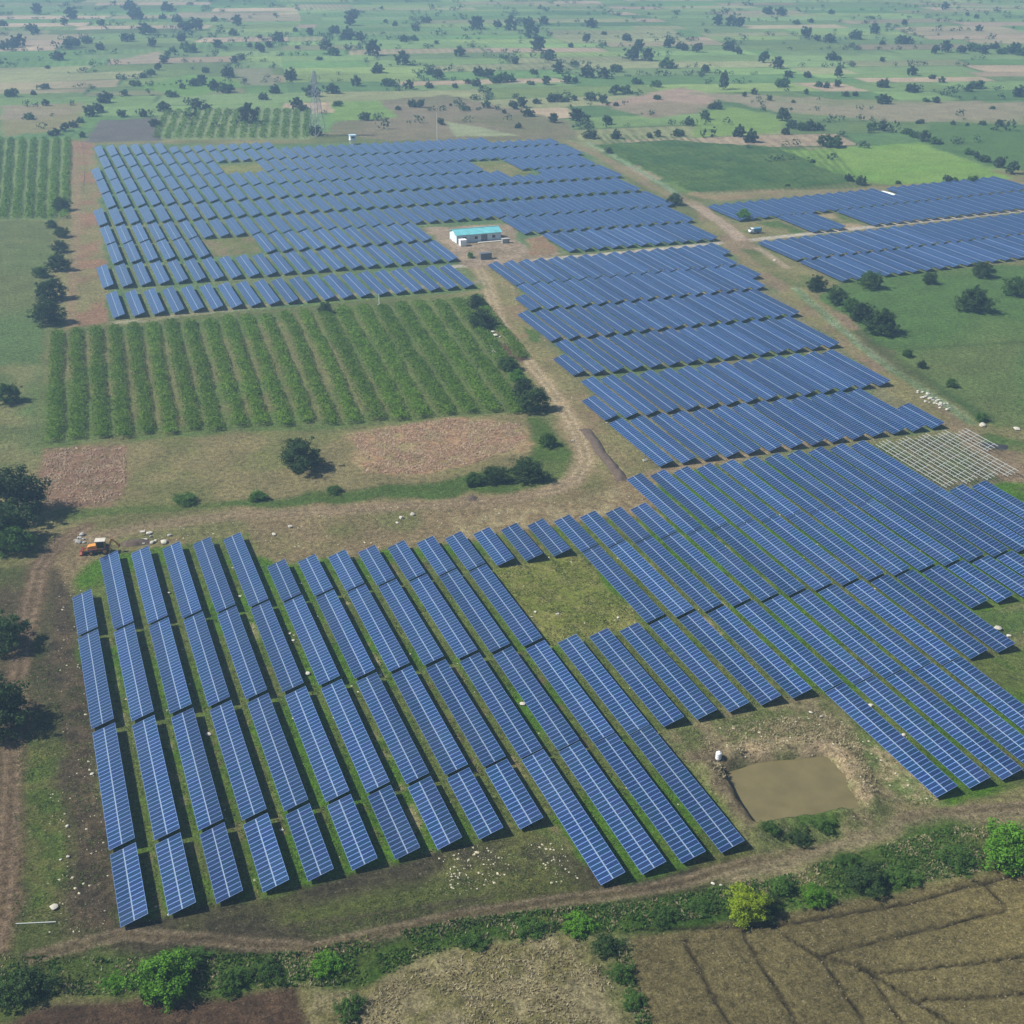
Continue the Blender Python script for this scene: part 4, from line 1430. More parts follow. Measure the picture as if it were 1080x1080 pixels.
# hedges and scrub along the far field edges: a mass nobody could count
def far_scrub():
    g = np.random.default_rng(77)
    outside = sdf_poly(gxv, gyv, home) > 6
    ok = np.where((we > 0.55) & outside & (gyv > 420) & (gyv < 3200) & (np.abs(gxv - 0.36 * gyv) < 0.62 * gyv + 150))[0]
    area = (np.gradient(XS)[ok % NX] * np.gradient(YS)[ok // NX])
    pick = g.choice(ok, 4200, replace=False, p=area / area.sum())
    V, F = [], []
    o = 0
    for n_, ix in enumerate(pick):
        r = g.uniform(1.0, 3.2) * (1.5 if g.random() < 0.12 else 1)
        k = 26
        p = g.normal(size=(k, 3))
        p /= np.linalg.norm(p, axis=1)[:, None]
        P = p * np.array([r * 1.3, r, r * 0.8]) * g.random((k, 1)) ** 0.35 + np.array([gxv[ix] + g.uniform(-3, 3), gyv[ix] + g.uniform(-3, 3), r * 0.75])
        nr = p + g.normal(size=p.shape) * 0.5
        nr /= np.linalg.norm(nr, axis=1)[:, None]
        v, f = leaf_quads(P, nr, r * 0.55 * g.uniform(0.6, 1.3, k), g)
        V.append(v)
        F.append(f + o)
        o += len(v)
    tag(link(bpy.data.objects.new("scrub", np_mesh("scrub", np.concatenate(V), np.concatenate(F), leaf_far))), kind="stuff")


far_scrub()


# crop rows
def crop_row(x0, y0, x1, y1, width, height, density, leaf, label, group, name="crop_row", mat=None, seed=0):
    g = np.random.default_rng(seed)
    L = math.hypot(x1 - x0, y1 - y0)
    n = int(L * width * density)
    t = g.random(n)
    gaps = vnoise(t * L, t * 0 + seed * 13.7, 5.0, seed, 2)
    a = g.normal(scale=0.36, size=n) * width * (0.75 + 0.5 * gaps)
    keep = np.abs(a) < width * 0.75
    keep &= gaps > 0.12
    t, a, gaps = t[keep], a[keep], gaps[keep]
    h = height * (0.65 + 0.7 * gaps) * np.sqrt(np.clip(1 - (a / (width * 0.8)) ** 2, 0.03, 1)) * g.uniform(0.35, 1.0, len(t)) ** 0.6
    dx, dy = (x1 - x0) / L, (y1 - y0) / L
    wob = (vnoise(t * L, t * 0 + seed * 3.1, 18, seed + 50, 2) - 0.5) * 1.2
    P = np.stack([x0 + dx * t * L - dy * (a + wob), y0 + dy * t * L + dx * (a + wob), h], 1)
    nr = g.normal(size=P.shape) * 0.6 + np.array([0, 0, 0.7])
    nr /= np.linalg.norm(nr, axis=1)[:, None]
    V, F = leaf_quads(P, nr, leaf * g.uniform(0.6, 1.4, len(P)), g)
    cx, cy = (x0 + x1) / 2, (y0 + y1) / 2
    V = V - np.array([cx, cy, 0])
    o = link(bpy.data.objects.new(name, np_mesh(name, V, F, mat or leaf_crop)))
    o.location = (cx, cy, 0)
    tag(o, label, "crop row", group)


for k in range(0, 23):
    tx, bx = 61 + 20.0 * k, 58 + 24.4 * k
    if tx > 505:
        continue
    ty, by = 350 - 0.083 * (tx - 55), 467 - 0.064 * (bx - 47)
    x0, y0 = at(bx, by)
    x1, y1 = at(tx, ty + 2)
    if bx > 556:
        x0, y0 = x1 + (x0 - x1) * 0.62, y1 + (y0 - y1) * 0.62
    ja, jb = rnd.uniform(-0.015, 0.02), rnd.uniform(-0.015, 0.02)
    x0, y0, x1, y1 = x0 + (x1 - x0) * ja, y0 + (y1 - y0) * ja, x1 + (x0 - x1) * jb, y1 + (y0 - y1) * jb
    crop_row(x0, y0, x1, y1, 3.2 if k < 14 else 3.8, 1.6, 24, 0.42, f"green bushy crop row, {ordw(k + 1)} from the left in the field beside the farm road", "crop rows in the green field", seed=100 + k)
for k in range(7):
    x0, y0 = at(-8 + 13.5 * k - 0.9 * k, 231)
    x1, y1 = at(0 + 12.0 * k, 147)
    crop_row(x0, y0, x1, y1, 2.7, 1.7, 7, 0.7, f"green crop row, {ordw(k + 1)} from the left edge in the far upper left field", "crop rows in the upper left field", seed=200 + k)
for k in range(15):
    x0, y0 = at(164 + 11.3 * k, 146)
    x1, y1 = at(178 + 10.4 * k, 116)
    crop_row(x0, y0, x1, y1, 3.2, 1.4, 2.5, 0.9, f"pale green crop row, {ordw(k + 1)} from left in the striped field under the pylon", "crop rows in the striped field", seed=230 + k)


# loose ground cover: tufts of grass and dry stalks
def tufts(name, polys, dens, h, w, mat, seed, cut=0.0):
    g = np.random.default_rng(seed)
    PX, PY = [], []
    for P in polys:
        P = np.asarray(P)
        lo, hi = P.min(0), P.max(0)
        n = int((hi - lo).prod() * dens)
        x, y = g.uniform(lo[0], hi[0], n), g.uniform(lo[1], hi[1], n)
        d = sdf_poly(x, y, P)
        kp = (d < -0.2) & (vnoise(x, y, 4.0, seed, 3) > cut)
        PX.append(x[kp])
        PY.append(y[kp])
    x, y = np.concatenate(PX), np.concatenate(PY)
    ii_ = np.clip(np.searchsorted(XS, x) - 1, 0, NX - 2)
    jj_ = np.clip(np.searchsorted(YS, y) - 1, 0, NY - 2)
    z = HGT[jj_ * NX + ii_] - 0.05
    n = len(x)
    V = []
    hh = h * g.uniform(0.4, 1.2, n)
    for k in range(3):
        an = g.uniform(0, math.pi * 2, n)
        ww = w * g.uniform(0.5, 1.2, n) * 0.5
        lx, ly = g.normal(scale=0.45, size=n) * hh, g.normal(scale=0.45, size=n) * hh
        a = np.stack([x - np.cos(an) * ww, y - np.sin(an) * ww, z], 1)
        b = np.stack([x + np.cos(an) * ww, y + np.sin(an) * ww, z], 1)
        c = np.stack([x + lx, y + ly, z + hh], 1)
        V.append(np.stack([a, b, c], 1))
    V = np.concatenate(V).reshape(-1, 3)
    o = link(bpy.data.objects.new(name, np_mesh(name, V, np.arange(len(V)).reshape(-1, 3), mat)))
    return tag(o, kind="stuff")


tufts("dry_grass", [poly_at([(735, 775), (868, 745), (905, 775), (930, 835), (905, 850), (880, 790), (800, 797), (765, 806), (768, 840), (740, 815)]), poly_at([(390, 1048), (450, 1015), (560, 992), (606, 988), (645, 1032), (668, 1095), (380, 1095)])], 8, 0.4, 0.28, leaf_dry, 1, 0.40)
tufts("dry_stalks", [poly_at([(368, 458), (470, 441), (550, 447), (554, 470), (500, 489), (440, 500), (386, 499)]), poly_at([(44, 474), (134, 472), (132, 518), (118, 532), (48, 532)])], 4.5, 0.5, 0.4, leaf_pink, 2, 0.36)
tufts("straw", [plough], 0.8, 0.16, 0.26, leaf_dry, 9, 0.45)
belt = [poly_at([(-20, 1005), (120, 1010), (320, 1002), (480, 968), (655, 950), (650, 985), (600, 982), (450, 1008), (390, 1042), (300, 1042), (60, 1052), (-20, 1075)]),
        poly_at([(800, 930), (880, 905), (1000, 872), (1090, 870), (1090, 910), (920, 942), (800, 962), (690, 975), (700, 955)]),
        poly_at([(640, 990), (662, 990), (690, 1080), (672, 1090)]), poly_at([(640, 956), (720, 942), (800, 926), (802, 960), (700, 974), (655, 986)])]
tufts("undergrowth", belt, 9, 0.42, 0.42, leaf_mid, 3, 0.44)
tufts("undergrowth", belt, 5, 0.4, 0.3, leaf_dry, 13, 0.5)
tufts("undergrowth", belt, 5, 0.35, 0.35, leaf_grass, 14, 0.4)
tufts("grass", [poly_at([(20, 700), (90, 700), (112, 900), (125, 985), (10, 985)]), iy([(13.9, 29.4), (16.8, 29.4), (16.8, 34.1), (13.9, 34.1)]),
                poly_at([(300, 965), (480, 930), (560, 885), (620, 935), (480, 960), (330, 990)]), poly_at([(900, 765), (960, 800), (1000, 848), (960, 852), (925, 815)]),
                poly_at([(705, 775), (760, 755), (866, 742), (880, 772), (745, 792)])], 7, 0.25, 0.25, leaf_grass, 4, 0.42)
gaps_ = []
for n in range(1, 24):
    i = lat_n(n) + 0.66
    y0 = 21.9 if n <= 10 else 19.6 if (n <= 14 or n >= 20) else 24.4
    gaps_.append(iy([(i, y0), (i + 0.32, y0), (i + 0.32, 34.2), (i, 34.2)]))
tufts("grass", gaps_, 4, 0.3, 0.3, leaf_grass, 6, 0.42)


# ------------------------------------------------------------------ stones and rubble
def rock_mesh(seed, mat):
    g = random.Random(seed)
    import bmesh
    bm = bmesh.new()
    bmesh.ops.create_icosphere(bm, subdivisions=2, radius=1)
    ax = [Vector((g.gauss(0, 1), g.gauss(0, 1), g.gauss(0, 1))).normalized() for _ in range(9)]
    for v in bm.verts:
        k = 1.0
        for a_ in ax:
            d = v.co.dot(a_)
            if d > 0.62:
                k = min(k, 0.62 / d)
        v.co *= k * g.uniform(0.94, 1.05)
        v.co.z *= 0.7
    me = bpy.data.meshes.new("rock")
    bm.to_mesh(me)
    bm.free()
    me.materials.append(mat)
    return me


ROCKP = [rock_mesh(s, rock_pale) for s in range(4)]
ROCKG = [rock_mesh(s + 10, rock_grey) for s in range(3)]
r_k = random.Random(9)


def rock(px, py, wpx, label, group=None, mats=None, name="rock"):
    x, y = at(px, py)
    o = link(bpy.data.objects.new(name, r_k.choice(mats or ROCKP)))
    s = wpx * mpp(x, y) / 2
    o.location = (x, y, gh(x, y) + s * 0.25)
    o.scale = (s, s * r_k.uniform(0.7, 1.2), s * r_k.uniform(0.5, 0.9))
    o.rotation_euler = (0, 0, r_k.uniform(0, 6.28))
    return tag(o, label, "rock", group)


for (px, py, w, lab) in [
    (97, 652, 3.5, "white rock left of the first row of solar tables"), (97, 817, 5, "white rock left of the first row, beside the turned soil"), (71, 872, 5, "white rock in the brown strip at the left, upper of a few"),
    (72, 904, 5, "white rock in the brown strip at the left, below the upper one"), (64, 907, 4, "white rock beside the larger one in the left brown strip"), (57, 958, 9, "largest white rock at lower left near the track end"),
    (220, 775, 6, "white rock between the third and fourth rows of tables"), (325, 711, 7, "white rock between the seventh and eighth rows of tables"), (401, 713, 6, "white rock at a table corner between ninth and tenth rows"),
    (551, 743, 7, "long white rock in the gap right of the twelfth row"), (306, 669, 5, "white rock in the gap by the upper part of the seventh row"), (309, 676, 4, "smaller white rock just below another by the seventh row"),
    (253, 629, 4, "white rock between the fifth and sixth rows near the top"), (178, 626, 4, "white rock between the third and fourth rows near the top"), (317, 616, 4, "white rock at the top end of the eighth row"),
    (297, 876, 5, "white rock between the fifth and sixth rows near the lower end"), (588, 648, 4, "white rock in the square grassy gap, the brightest one"), (565, 646, 4, "white rock at the left in the square grassy gap"),
    (652, 652, 4, "white rock at lower right in the square grassy gap"), (561, 651, 3, "small white rock at lower left in the square grassy gap"), (1052, 664, 9, "white boulder in the grass gap at the right edge"),
    (1064, 671, 5, "smaller white rock beside the boulder at the right edge"), (953, 776, 6, "pale rock in the gap right of the pond's tables"), (918, 745, 7, "pale rock at the top of the gap right of the pond's tables"),
    (855, 752, 5, "pale rock on the grass just above the pond"), (866, 756, 4, "small pale rock right of another above the pond"), (752, 932, 5, "white rock on the bottom track left of the yellow-green tree"),
    (760, 934, 4, "small white rock touching another by the yellow-green tree"), (722, 966, 4, "white rock at the ploughed field's upper left corner"), (306, 556, 6, "white rock on the dirt strip above the sixth row"),
    (289, 564, 6, "pale flat rock on the dirt strip left of the white one"), (423, 547, 7, "white rock on the dirt strip above the tenth row"), (435, 543, 6, "pale rock on the dirt strip right of the white one"),
    (419, 552, 5, "white rock on the dirt strip, lowest of three"), (552, 507, 9, "flat pale rock at the end of the hedge under the dry patch"), (860, 271, 6, "white rock on the verge left of the right solar field"),
    (817, 275, 5, "white rock on the verge above the pale grass ditch"), (718, 211, 4, "white rock beside the road corner at the fence end"), (1036, 449, 8, "white rock below the ditch beside the burnt patch"),
    (1072, 453, 7, "pale brown rock at the right edge above the burnt patch"), (604, 465, 4, "white rock on the farm road by the soil ridge"), (640, 446, 3, "small pale rock beside the top of the soil ridge"),
]:
    rock(px, py, w, lab)
for k in range(30):
    rock(969 + 31 * (k / 29) + r_k.uniform(-4, 4), 416 + 14 * (k / 29) + r_k.uniform(-4, 4), r_k.uniform(2.5, 5.5), "cream coloured rock in the heap beside the ditch at the right", "cream rocks heaped beside the ditch")
for k in range(10):
    rock(522 + r_k.uniform(-4, 6), 352 + 2.4 * k + r_k.uniform(-2, 2), r_k.uniform(4, 7), "pale broken rock in the rubble heap beside the farm road", "pale rubble beside the farm road")
for k in range(12):
    rock(150 + r_k.uniform(0, 34), 560 + r_k.uniform(0, 14), r_k.uniform(4, 8), "pale concrete lump in the scatter above the second and third rows", "concrete lumps above the left rows", ROCKP + ROCKG)
for k in range(8):
    rock(76 + r_k.uniform(0, 14), 563 + r_k.uniform(0, 10), r_k.uniform(4, 8), "grey stone in the small heap left of the orange loader", "grey stones left of the loader", ROCKG)


def scatter_stones(name, polys, n_per, s0, s1, seed, mat):
    """small stones nobody could count: one mesh of little chips"""
    g = np.random.default_rng(seed)
    base = np.array([(1, 0, 0), (-1, 0, 0), (0, 1, 0), (0, -1, 0), (0, 0, .8), (0, 0, -.8)], float)
    tri = np.array([(0, 2, 4), (2, 1, 4), (1, 3, 4), (3, 0, 4), (2, 0, 5), (1, 2, 5), (3, 1, 5), (0, 3, 5)])
    V, F = [], []
    o = 0
    for P, n in zip(polys, n_per):
        P = np.asarray(P)
        lo, hi = P.min(0), P.max(0)
        c = 0
        while c < n:
            x, y = g.uniform(lo[0], hi[0]), g.uniform(lo[1], hi[1])
            if sdf_poly(np.array([x]), np.array([y]), P)[0] > 0:
                continue
            c += 1
            s = s0 + (s1 - s0) * g.random() ** 3
            v = base * g.uniform(0.6, 1.2, (6, 3)) * s
            an = g.uniform(0, 6.28)
            ca2, sa2 = math.cos(an), math.sin(an)
            v = np.stack([v[:, 0] * ca2 - v[:, 1] * sa2 + x, v[:, 0] * sa2 + v[:, 1] * ca2 + y, v[:, 2] * 0.7 + gh(x, y) + 0.05], 1)
            V.append(v)
            F.append(tri + o)
            o += 6
    return tag(link(bpy.data.objects.new(name, np_mesh(name, np.concatenate(V), np.concatenate(F), mat))), kind="stuff")


scatter_stones("rubble", [poly_at([(462, 905), (500, 892), (545, 900), (530, 930), (480, 945)]), poly_at([(555, 890), (590, 885), (612, 930), (580, 935)]),
                          poly_at([(60, 600), (95, 620), (100, 760), (60, 780)]), poly_at([(50, 800), (100, 790), (120, 980), (50, 985)]),
                          poly_at([(110, 560), (560, 520), (690, 510), (680, 540), (300, 588)]), poly_at([(730, 770), (890, 750), (990, 845), (900, 870)]),
                          iy([(1.5, 22), (12, 22), (12, 38), (1.5, 38)]), poly_at([(500, 265), (560, 270), (640, 450), (600, 440), (540, 380)]), iy([(13, 20), (30, 20), (30, 38), (13, 38)])],
               [170, 90, 90, 130, 240, 220, 420, 140, 340], 0.07, 0.34, 5, pmat("pale chips", (0.40, 0.36, 0.24), 0.95, var=0.35, scale=2))

# ------------------------------------------------------------------ soil ridge, burnt patch, white sheet, pipe
def ridge(name, p0, p1, w, h, mat, label, cat, seed=0):
    x0, y0 = p0
    x1, y1 = p1
    L = math.hypot(x1 - x0, y1 - y0)
    ang = math.atan2(y1 - y0, x1 - x0)
    nu, nv = int(L * 2), 13
    u, v = np.meshgrid(np.linspace(-0.5, 0.5, nu), np.linspace(-0.5, 0.5, nv), indexing='ij')
    X, Y = u.ravel() * L, v.ravel() * w
    prof = np.clip(1 - (2 * v.ravel()) ** 2, 0, 1) * np.clip((0.5 - np.abs(u.ravel())) * L / 1.5, 0, 1)
    Z = h * prof * (0.5 + 1.0 * vnoise(X, Y, 1.4, seed, 3)) - 0.08
    a, b = np.meshgrid(np.arange(nu - 1), np.arange(nv - 1), indexing='ij')
    q_ = (a * nv + b).ravel()
    F = np.stack([q_, q_ + nv, q_ + nv + 1, q_ + 1], 1)
    Y = Y + (vnoise(X, X * 0, 4, seed + 3, 2) - 0.5) * 1.2
    o = link(bpy.data.objects.new(name, np_mesh(name, np.stack([X, Y, Z], 1), F, mat, smooth=True)))
    o.location = ((x0 + x1) / 2, (y0 + y1) / 2, gh((x0 + x1) / 2, (y0 + y1) / 2))
    o.rotation_euler = (0, 0, ang)
    return tag(o, label, cat)


ridge("soil_ridge", at(616, 452), at(657, 507), 3.0, 0.8, soil_dark, "long dark ridge of dug soil beside the farm road bend", "soil heap", 1)
ridge("ash_heap", at(1036, 468), at(1064, 472), 4.0, 0.5, ash_black, "black burnt heap on the dirt at the right edge", "ash heap", 2)
ridge("soil_heap", at(128, 575), at(158, 571), 3.2, 0.8, soil_dark, "low dark soil heap right behind the orange loader", "soil heap", 3)
ridge("brush_heap", at(492, 524), at(504, 526), 2.5, 1.0, soil_dark, "small dark brush heap on the verge below the dry patch", "brush heap", 4)


def sheet(p0, p1, w, label):
    x0, y0 = p0
    x1, y1 = p1
    L = math.hypot(x1 - x0, y1 - y0)
    nu, nv = 24, 8
    u, v = np.meshgrid(np.linspace(-0.5, 0.5, nu), np.linspace(-0.5, 0.5, nv), indexing='ij')
    X, Y = u.ravel() * L, v.ravel() * w * (0.7 + 0.5 * vnoise(u.ravel() * L, u.ravel() * 0, 3, 4, 2))
    Z = 0.12 + 0.35 * vnoise(X, Y, 1.6, 8, 2)
    top = np.stack([X, Y, Z], 1)
    a, b = np.meshgrid(np.arange(nu - 1), np.arange(nv - 1), indexing='ij')
    q_ = (a * nv + b).ravel()
    F = np.stack([q_, q_ + nv, q_ + nv + 1, q_ + 1], 1)
    o = link(bpy.data.objects.new("plastic_sheet", np_mesh("plastic_sheet", top, F, sheet_white, smooth=True)))
    md = o.modifiers.new("thickness", 'SOLIDIFY')
    md.thickness = 0.03
    o.location = ((x0 + x1) / 2, (y0 + y1) / 2, 0)
    o.rotation_euler = (0, 0, math.atan2(y1 - y0, x1 - x0))
    tag(o, label, "plastic sheet")


sheet(at(930, 202), at(954, 209), 3.2, "white plastic sheet spread on the upper tier of the right field")
x_, y_ = at(38, 974)
pp = MB().cyl((0, 0, 0.12), (1, 0.08, 0), 0.08, 5.4, 10).build("concrete_pole", galv)
pp.location = (x_, y_, gh(x_, y_))
pp.rotation_euler = (0, 0, YAW)
tag(pp, "pale pole lying on the ground at lower left near the track", "pole")


# ------------------------------------------------------------------ buildings and machines
def building():
    x0, y0 = gx(26.45), M * 75.3
    root = empty("site_building", (x0 + 9.6, y0 + 4.5, 0))
    tag(root, "long pale building with turquoise roof standing among the solar tables", "building")
    Lx, Ly, h1, h2 = 19.2, 9.0, 3.4, 4.7
    hx, hy = Lx / 2, Ly / 2
    w = MB()
    w.prism([(-hx, 0), (hx, 0), (hx, h1), (-hx, h1)], -hy, hy)
    wall = w.build("wall", pale_wall, root)
    g = MB()
    g.add([(-hx, -hy, h1), (-hx, hy, h1), (-hx, 0, h2), (hx, -hy, h1), (hx, hy, h1), (hx, 0, h2)], [(0, 2, 1), (3, 4, 5)])
    g.build("gable", white_paint, root)
    roof = MB()
    ov = 0.5
    for s in (-1, 1):
        za = h1 - ov * (h2 - h1) / hy
        vs = [(-hx - ov, s * (hy + ov), za), (hx + ov, s * (hy + ov), za), (hx + ov, 0, h2), (-hx - ov, 0, h2)]
        vs += [(a, b, c + 0.1) for a, b, c in vs]
        roof.add(vs, [(0, 1, 2, 3), (4, 5, 6, 7), (0, 1, 5, 4), (1, 2, 6, 5), (2, 3, 7, 6), (3, 0, 4, 7)])
    ro = roof.build("roof", turq_roof, root)
    rb = MB()
    for k in range(25):
        x = -hx - 0.3 + (Lx + 0.6) * k / 24
        for s in (-1, 1):
            rb.bar((x, s * (hy + ov), h1 - ov * (h2 - h1) / hy + 0.12), (x, s * 0.05, h2 + 0.12), 0.07)
    rb.build("sheet_rib", turq_roof, ro)
    MB().box(-hx - ov, hx + ov, -0.2, 0.2, h2 + 0.1, h2 + 0.2).build("ridge_cap", turq_roof, root)
    for x in (-6.2, -1.2, 6.4):
        f = MB().box(x - .8, x + .8, -hy - .06, -hy + .02, 1.1, 2.5).build("window", white_paint, root)
        MB().box(x - .68, x + .68, -hy - .09, -hy - .065, 1.22, 2.38).build("pane", dark_glass, f)
    d = MB().box(1.0, 3.6, -hy - .08, -hy + .02, 0, 2.8).build("door", dark_steel, root)
    MB().box(2.25, 2.35, -hy - .14, -hy - .085, 0.9, 1.5).build("handle", steel, d)
    MB().box(-hx - 0.08, -hx + 0.02, -1.0, 1.0, 0, 2.3).build("door", white_paint, root)
    MB().box(-1, 9, -hy - 2.4, -hy - 0.3, 0, 0.25).build("plinth", rock_pale, root)


building()


def cabinet(px, py, sx, sy, sz, mat, name, label, cat, lid=None):
    x, y = at(px, py)
    root = empty(name, (x, y, gh(x, y)))
    tag(root, label, cat)
    MB().box(-sx / 2, sx / 2, -sy / 2, sy / 2, 0.15, sz).build("cabinet_body", mat, root, 0.03)
    MB().box(-sx / 2 - .12, sx / 2 + .12, -sy / 2 - .12, sy / 2 + .12, sz + 0.01, sz + .14).build("lid", lid or mat, root, 0.02)
    MB().box(-sx / 2 - .1, sx / 2 + .1, -sy / 2 - .1, sy / 2 + .1, -.2, .145).build("plinth", rock_grey, root)
    d = MB().box(-sx * .42, sx * .42, -sy / 2 - .05, -sy / 2 + .01, 0.3, sz - .2).build("door", mat, root)
    MB().box(sx * .3, sx * .34, -sy / 2 - .09, -sy / 2 - .055, sz * .45, sz * .6).build("handle", dark_steel, d)


cabinet(512, 273, 4.5, 2.2, 2.3, dark_steel, "transformer", "dark transformer box in front of the turquoise-roofed building", "transformer")
cabinet(488, 259, 2.6, 2.4, 2.4, white_paint, "equipment_cabinet", "white equipment cabinet near the left end of the turquoise-roofed building", "cabinet")
cabinet(533, 256, 3.0, 1.8, 1.7, rock_grey, "crate", "grey crate beside the right end of the turquoise-roofed building", "crate")


def watch_cabin():
    x, y = at(372, 152)
    root = empty("watch_cabin", (x, y, 0), 0)
    tag(root, "small white cabin on legs at the far edge of the panels", "cabin")
    for sx in (-1.3, 1.3):
        for sy in (-1.2, 1.2):
            MB().box(sx - .12, sx + .12, sy - .12, sy + .12, -.3, 2.38).build("leg", white_paint, root)
    MB().box(-1.9, 1.9, -1.7, 1.7, 2.4, 2.6).build("floor_slab", white_paint, root)
    wl_ = MB().box(-1.6, 1.6, -1.5, 1.5, 2.61, 4.9).build("wall", white_paint, root)
    f = MB().box(-1.0, 1.0, -1.56, -1.51, 3.4, 4.4).build("window", pale_wall, root)
    MB().box(-.9, .9, -1.6, -1.565, 3.5, 4.3).build("pane", dark_glass, f)
    MB().box(-2.0, 2.0, -1.9, 1.9, 4.91, 5.15).build("roof", pmat("pale blue roof sheet", (0.45, 0.62, 0.70), 0.5), root)


watch_cabin()


def pylon():
    x, y = at(335, 143)
    root = empty("transmission_pylon", (x, y, 0), 0.35)
    tag(root, "steel lattice transmission pylon beyond the far edge of the panels", "pylon")
    H = 36.0
    hw = lambda z: 3.2 * (1 - z / H) ** 1.15 + 0.55
    cs = ((-1, -1), (1, -1), (1, 1), (-1, 1))
    for sx, sy in cs:
        b = MB()
        for k in range(8):
            z0, z1 = H * k / 8, H * (k + 1) / 8
            b.bar((sx * hw(z0), sy * hw(z0), z0 - (0.3 if k == 0 else 0)), (sx * hw(z1), sy * hw(z1), z1), 0.26)
        b.build("leg", steel, root)
    b = MB()
    lv = [0, 6, 11, 15.5, 19.5, 23, 26, 29, 31.5, 34, 36]
    for z0, z1 in zip(lv[:-1], lv[1:]):
        for k in range(4):
            a, c = cs[k], cs[(k + 1) % 4]
            b.bar((a[0] * hw(z0), a[1] * hw(z0), z0), (c[0] * hw(z1), c[1] * hw(z1), z1), 0.13)
            b.bar((c[0] * hw(z0), c[1] * hw(z0), z0), (a[0] * hw(z1), a[1] * hw(z1), z1), 0.13)
            b.bar((a[0] * hw(z1), a[1] * hw(z1), z1), (c[0] * hw(z1), c[1] * hw(z1), z1), 0.12)
    b.build("bracing", steel, root)
    for z, l in ((24.5, 5.2), (28.5, 4.4), (32.5, 3.6)):
        a = MB()
        for s in (-1, 1):
            for q_ in (-1, 1):
                a.bar((s * hw(z), q_ * hw(z), z), (s * l, 0, z + 0.3), 0.15)
                a.bar((s * hw(z + 1.4), q_ * hw(z + 1.4), z + 1.4), (s * l, 0, z + 0.3), 0.12)
        ar = a.build("cross_arm", steel, root)
        for s in (-1, 1):
            MB().cyl((s * l, 0, z - 0.7), (0, 0, 1), 0.14, 1.7, 8).build("insulator", dark_steel, ar)


pylon()


def mast(px, py, h, label, mat=white_paint):
    x, y = at(px, py)
    root = empty("lightning_mast", (x, y, 0))
    tag(root, label, "mast")
    MB().bar((0, 0, -.3), (0, 0, h * .6), 0.22, n=8).build("pole", mat, root)
    MB().bar((0, 0, h * .6), (0, 0, h), 0.13, n=8).build("tip", mat, root)
    MB().box(-.5, .5, -.5, .5, -.3, .3).build("base", rock_grey, root)


mast(461, 149, 16, "thin pale lightning mast at the far edge of the panels")
mast(400, 322, 4, "thin grey mast on the verge above the crop rows")
mast(680, 486, 3.5, "thin post at the corner of the dirt road below the middle field", dark_steel)


def loader():
    x, y = at(106, 583)
    root = empty("backhoe_loader", (x, y, gh(x, y)), YAW + 0.15)
    tag(root, "orange backhoe loader parked above the second row of tables", "loader")
    k = MB()
    k.box(-2.4, 1.9, -0.75, 0.75, 0.75, 1.25)
    k.build("chassis", dark_red, root, 0.04)
    h = MB()
    h.prism([(-2.5, 1.26), (-0.6, 1.26), (-0.6, 2.1), (-2.2, 1.9), (-2.5, 1.7)], -0.62, 0.62)
    h.build("bonnet", orange_paint, root, 0.05)
    c = MB()
    for sx, sy in ((-.55, -.72), (-.55, .72), (1.15, -.72), (1.15, .72)):
        c.box(sx - .06, sx + .06, sy - .06, sy + .06, 1.26, 2.95)
    c.box(-.6, 1.2, -.78, .78, 1.26, 1.45)
    cab = c.build("cab_frame", orange_paint, root)
    MB().box(-.48, 1.08, -.68, .68, 1.46, 2.9).build("pane", dark_glass, cab)
    MB().box(-.8, 1.4, -.9, .9, 2.96, 3.12).build("cab_roof", pmat("faded cream paint", (0.50, 0.46, 0.38), 0.7, var=0.2), root, 0.04)
    for wx, r in ((1.15, .8), (-1.75, .55)):
        for s in (-1, 1):
            w = MB().cyl((wx, s * 0.98, r), (0, 1, 0), r, 0.42, 22).build("wheel", tyre, root)
            MB().cyl((wx, s * 1.2, r), (0, 1, 0), r * .5, 0.06, 16).build("rim", orange_paint, w)
    for s in (-.55, .55):
        a = MB()
        a.bar((-0.9, s, 1.7), (-3.0, s, 1.1), 0.16, 0.24)
        a.bar((-3.0, s, 1.1), (-3.5, s, 0.55), 0.16, 0.24)
        a.build("loader_arm", orange_paint, root)
    b = MB()
    b.prism([(-3.45, 0.2), (-4.3, 0.06), (-4.35, 0.14), (-3.6, 0.35), (-3.55, 0.95), (-3.95, 1.1), (-3.9, 1.18), (-3.4, 1.0)], -1.1, 1.1)
    b.build("front_bucket", dark_red, root)
    bo = MB()
    bo.bar((1.9, 0, 1.0), (2.7, 0, 3.3), 0.28, 0.34)
    bo.build("boom", orange_paint, root)
    di = MB()
    di.bar((2.62, 0, 3.25), (3.8, 0, 1.9), 0.22, 0.28)
    di.build("dipper", orange_paint, root)
    bk = MB()
    bk.prism([(3.7, 1.9), (4.15, 1.75), (4.2, 1.3), (3.8, 1.05), (3.75, 1.12), (4.02, 1.36), (3.98, 1.6), (3.65, 1.72)], -.35, .35)
    bk.build("rear_bucket", dark_red, root)
    for s in (-1, 1):
        MB().bar((1.8, s * .6, .9), (2.1, s * 1.25, .1), 0.16).build("stabiliser", orange_paint, root)


loader()


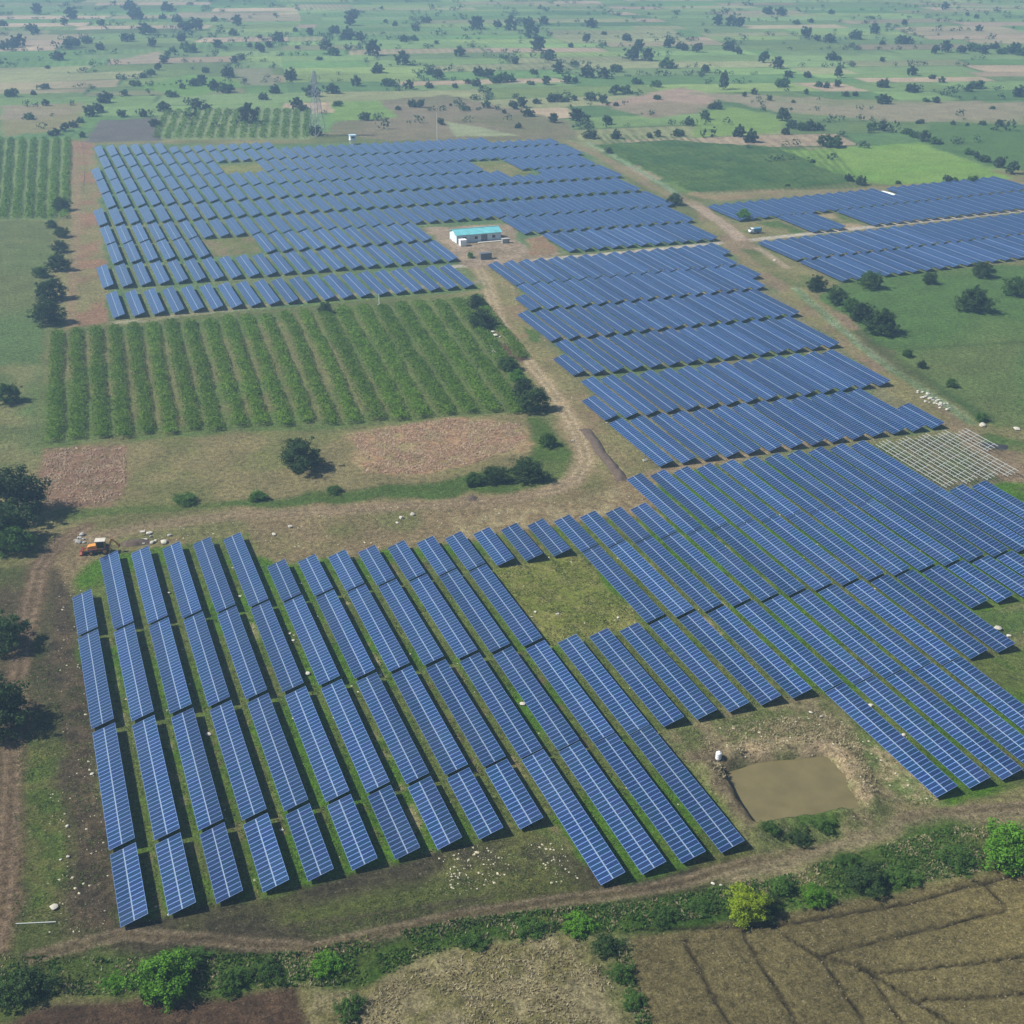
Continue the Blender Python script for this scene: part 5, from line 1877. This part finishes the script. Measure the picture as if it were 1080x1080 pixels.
def truck():
    x, y = at(796, 246)
    root = empty("pickup_truck", (x, y, gh(x, y)), YAW + 0.35)
    tag(root, "small white cabbed truck with blue load body parked by the road crossing", "truck")
    blue = pmat("blue tarpaulin", (0.10, 0.24, 0.34), 0.6)
    MB().box(-2.6, 2.6, -0.7, 0.7, 0.55, 0.8).build("chassis", dark_steel, root)
    cab = MB().prism([(-2.7, .81), (-0.9, .81), (-0.9, 2.3), (-1.9, 2.3), (-2.35, 1.6), (-2.7, 1.5)], -0.95, 0.95).build("cab", white_paint, root, 0.06)
    MB().prism([(-2.40, 1.64), (-1.96, 2.22), (-1.99, 2.24), (-2.43, 1.66)], -0.8, 0.8).build("windscreen", dark_glass, cab)
    MB().box(-.8, 2.7, -1.0, 1.0, .81, 2.3).build("load_body", blue, root, 0.05)
    for wx in (-1.8, 1.6):
        for s in (-1, 1):
            w = MB().cyl((wx, s * .85, .42), (0, 1, 0), .42, .26, 18).build("wheel", tyre, root)
            MB().cyl((wx, s * .99, .42), (0, 1, 0), .22, .04, 12).build("rim", steel, w)


truck()


def water_tank():
    x, y = at(757, 806)
    root = empty("water_tank", (x, y, gh(x, y)))
    tag(root, "white upright water tank on the pond's upper left bank", "water tank")
    t = MB()
    prof = [(0.0, .05), (.62, .05), (.66, .3), (.63, .55), (.66, .8), (.63, 1.05), (.66, 1.3), (.6, 1.55), (.3, 1.75), (.22, 1.76)]
    n = 20
    vs = [(r * math.cos(2 * math.pi * k / n), r * math.sin(2 * math.pi * k / n), z) for r, z in prof for k in range(n)]
    fs = [(j * n + k, j * n + (k + 1) % n, (j + 1) * n + (k + 1) % n, (j + 1) * n + k) for j in range(len(prof) - 1) for k in range(n)]
    t.add(vs, fs)
    t.build("tank_body", white_paint, root)
    root.scale = (0.75, 0.75, 0.8)
    MB().cyl((0, 0, 1.8), (0, 0, 1), .26, .1, 16).build("lid", white_paint, root)


water_tank()


# fences along the ditches
def fence(pts, label, h=1.7, step=3.0):
    P = [Vector((*at(*p), 0)) for p in pts]
    root = empty("wire_fence", P[0])
    tag(root, label, "fence")
    pm = MB().bar((0, 0, -.3), (0, 0, h), 0.07).mesh("post", dark_steel)
    w = MB()
    carry, prev = 0.0, None
    cnt = 0
    for a, b in zip(P[:-1], P[1:]):
        L = (b - a).length
        d = carry
        while d < L and cnt < 98:
            q_ = a + (b - a) * d / L - P[0]
            q_.z = gh(q_.x + P[0].x, q_.y + P[0].y)
            o = link(bpy.data.objects.new("post", pm), root)
            o.location = q_
            cnt += 1
            if prev is not None:
                for z in (0.2, 0.6, 1.0, 1.4):
                    w.bar(prev + Vector((0, 0, z)), q_ + Vector((0, 0, z)), 0.012)
            prev = q_
            d += step
        carry = d - L
    w.build("wire", dark_steel, root)


fence([(840, 306), (868, 332), (900, 360), (935, 387), (975, 414), (1024, 447)], "wire fence along the pale ditch on the right of the middle field", step=3.2)
fence([(622, 151), (660, 173), (700, 196), (722, 210)], "wire fence along the right side of the far field", step=4.5)
fence([(86, 150), (90, 180), (88, 205)], "short fence beside the reddish track at the far upper left", step=4)
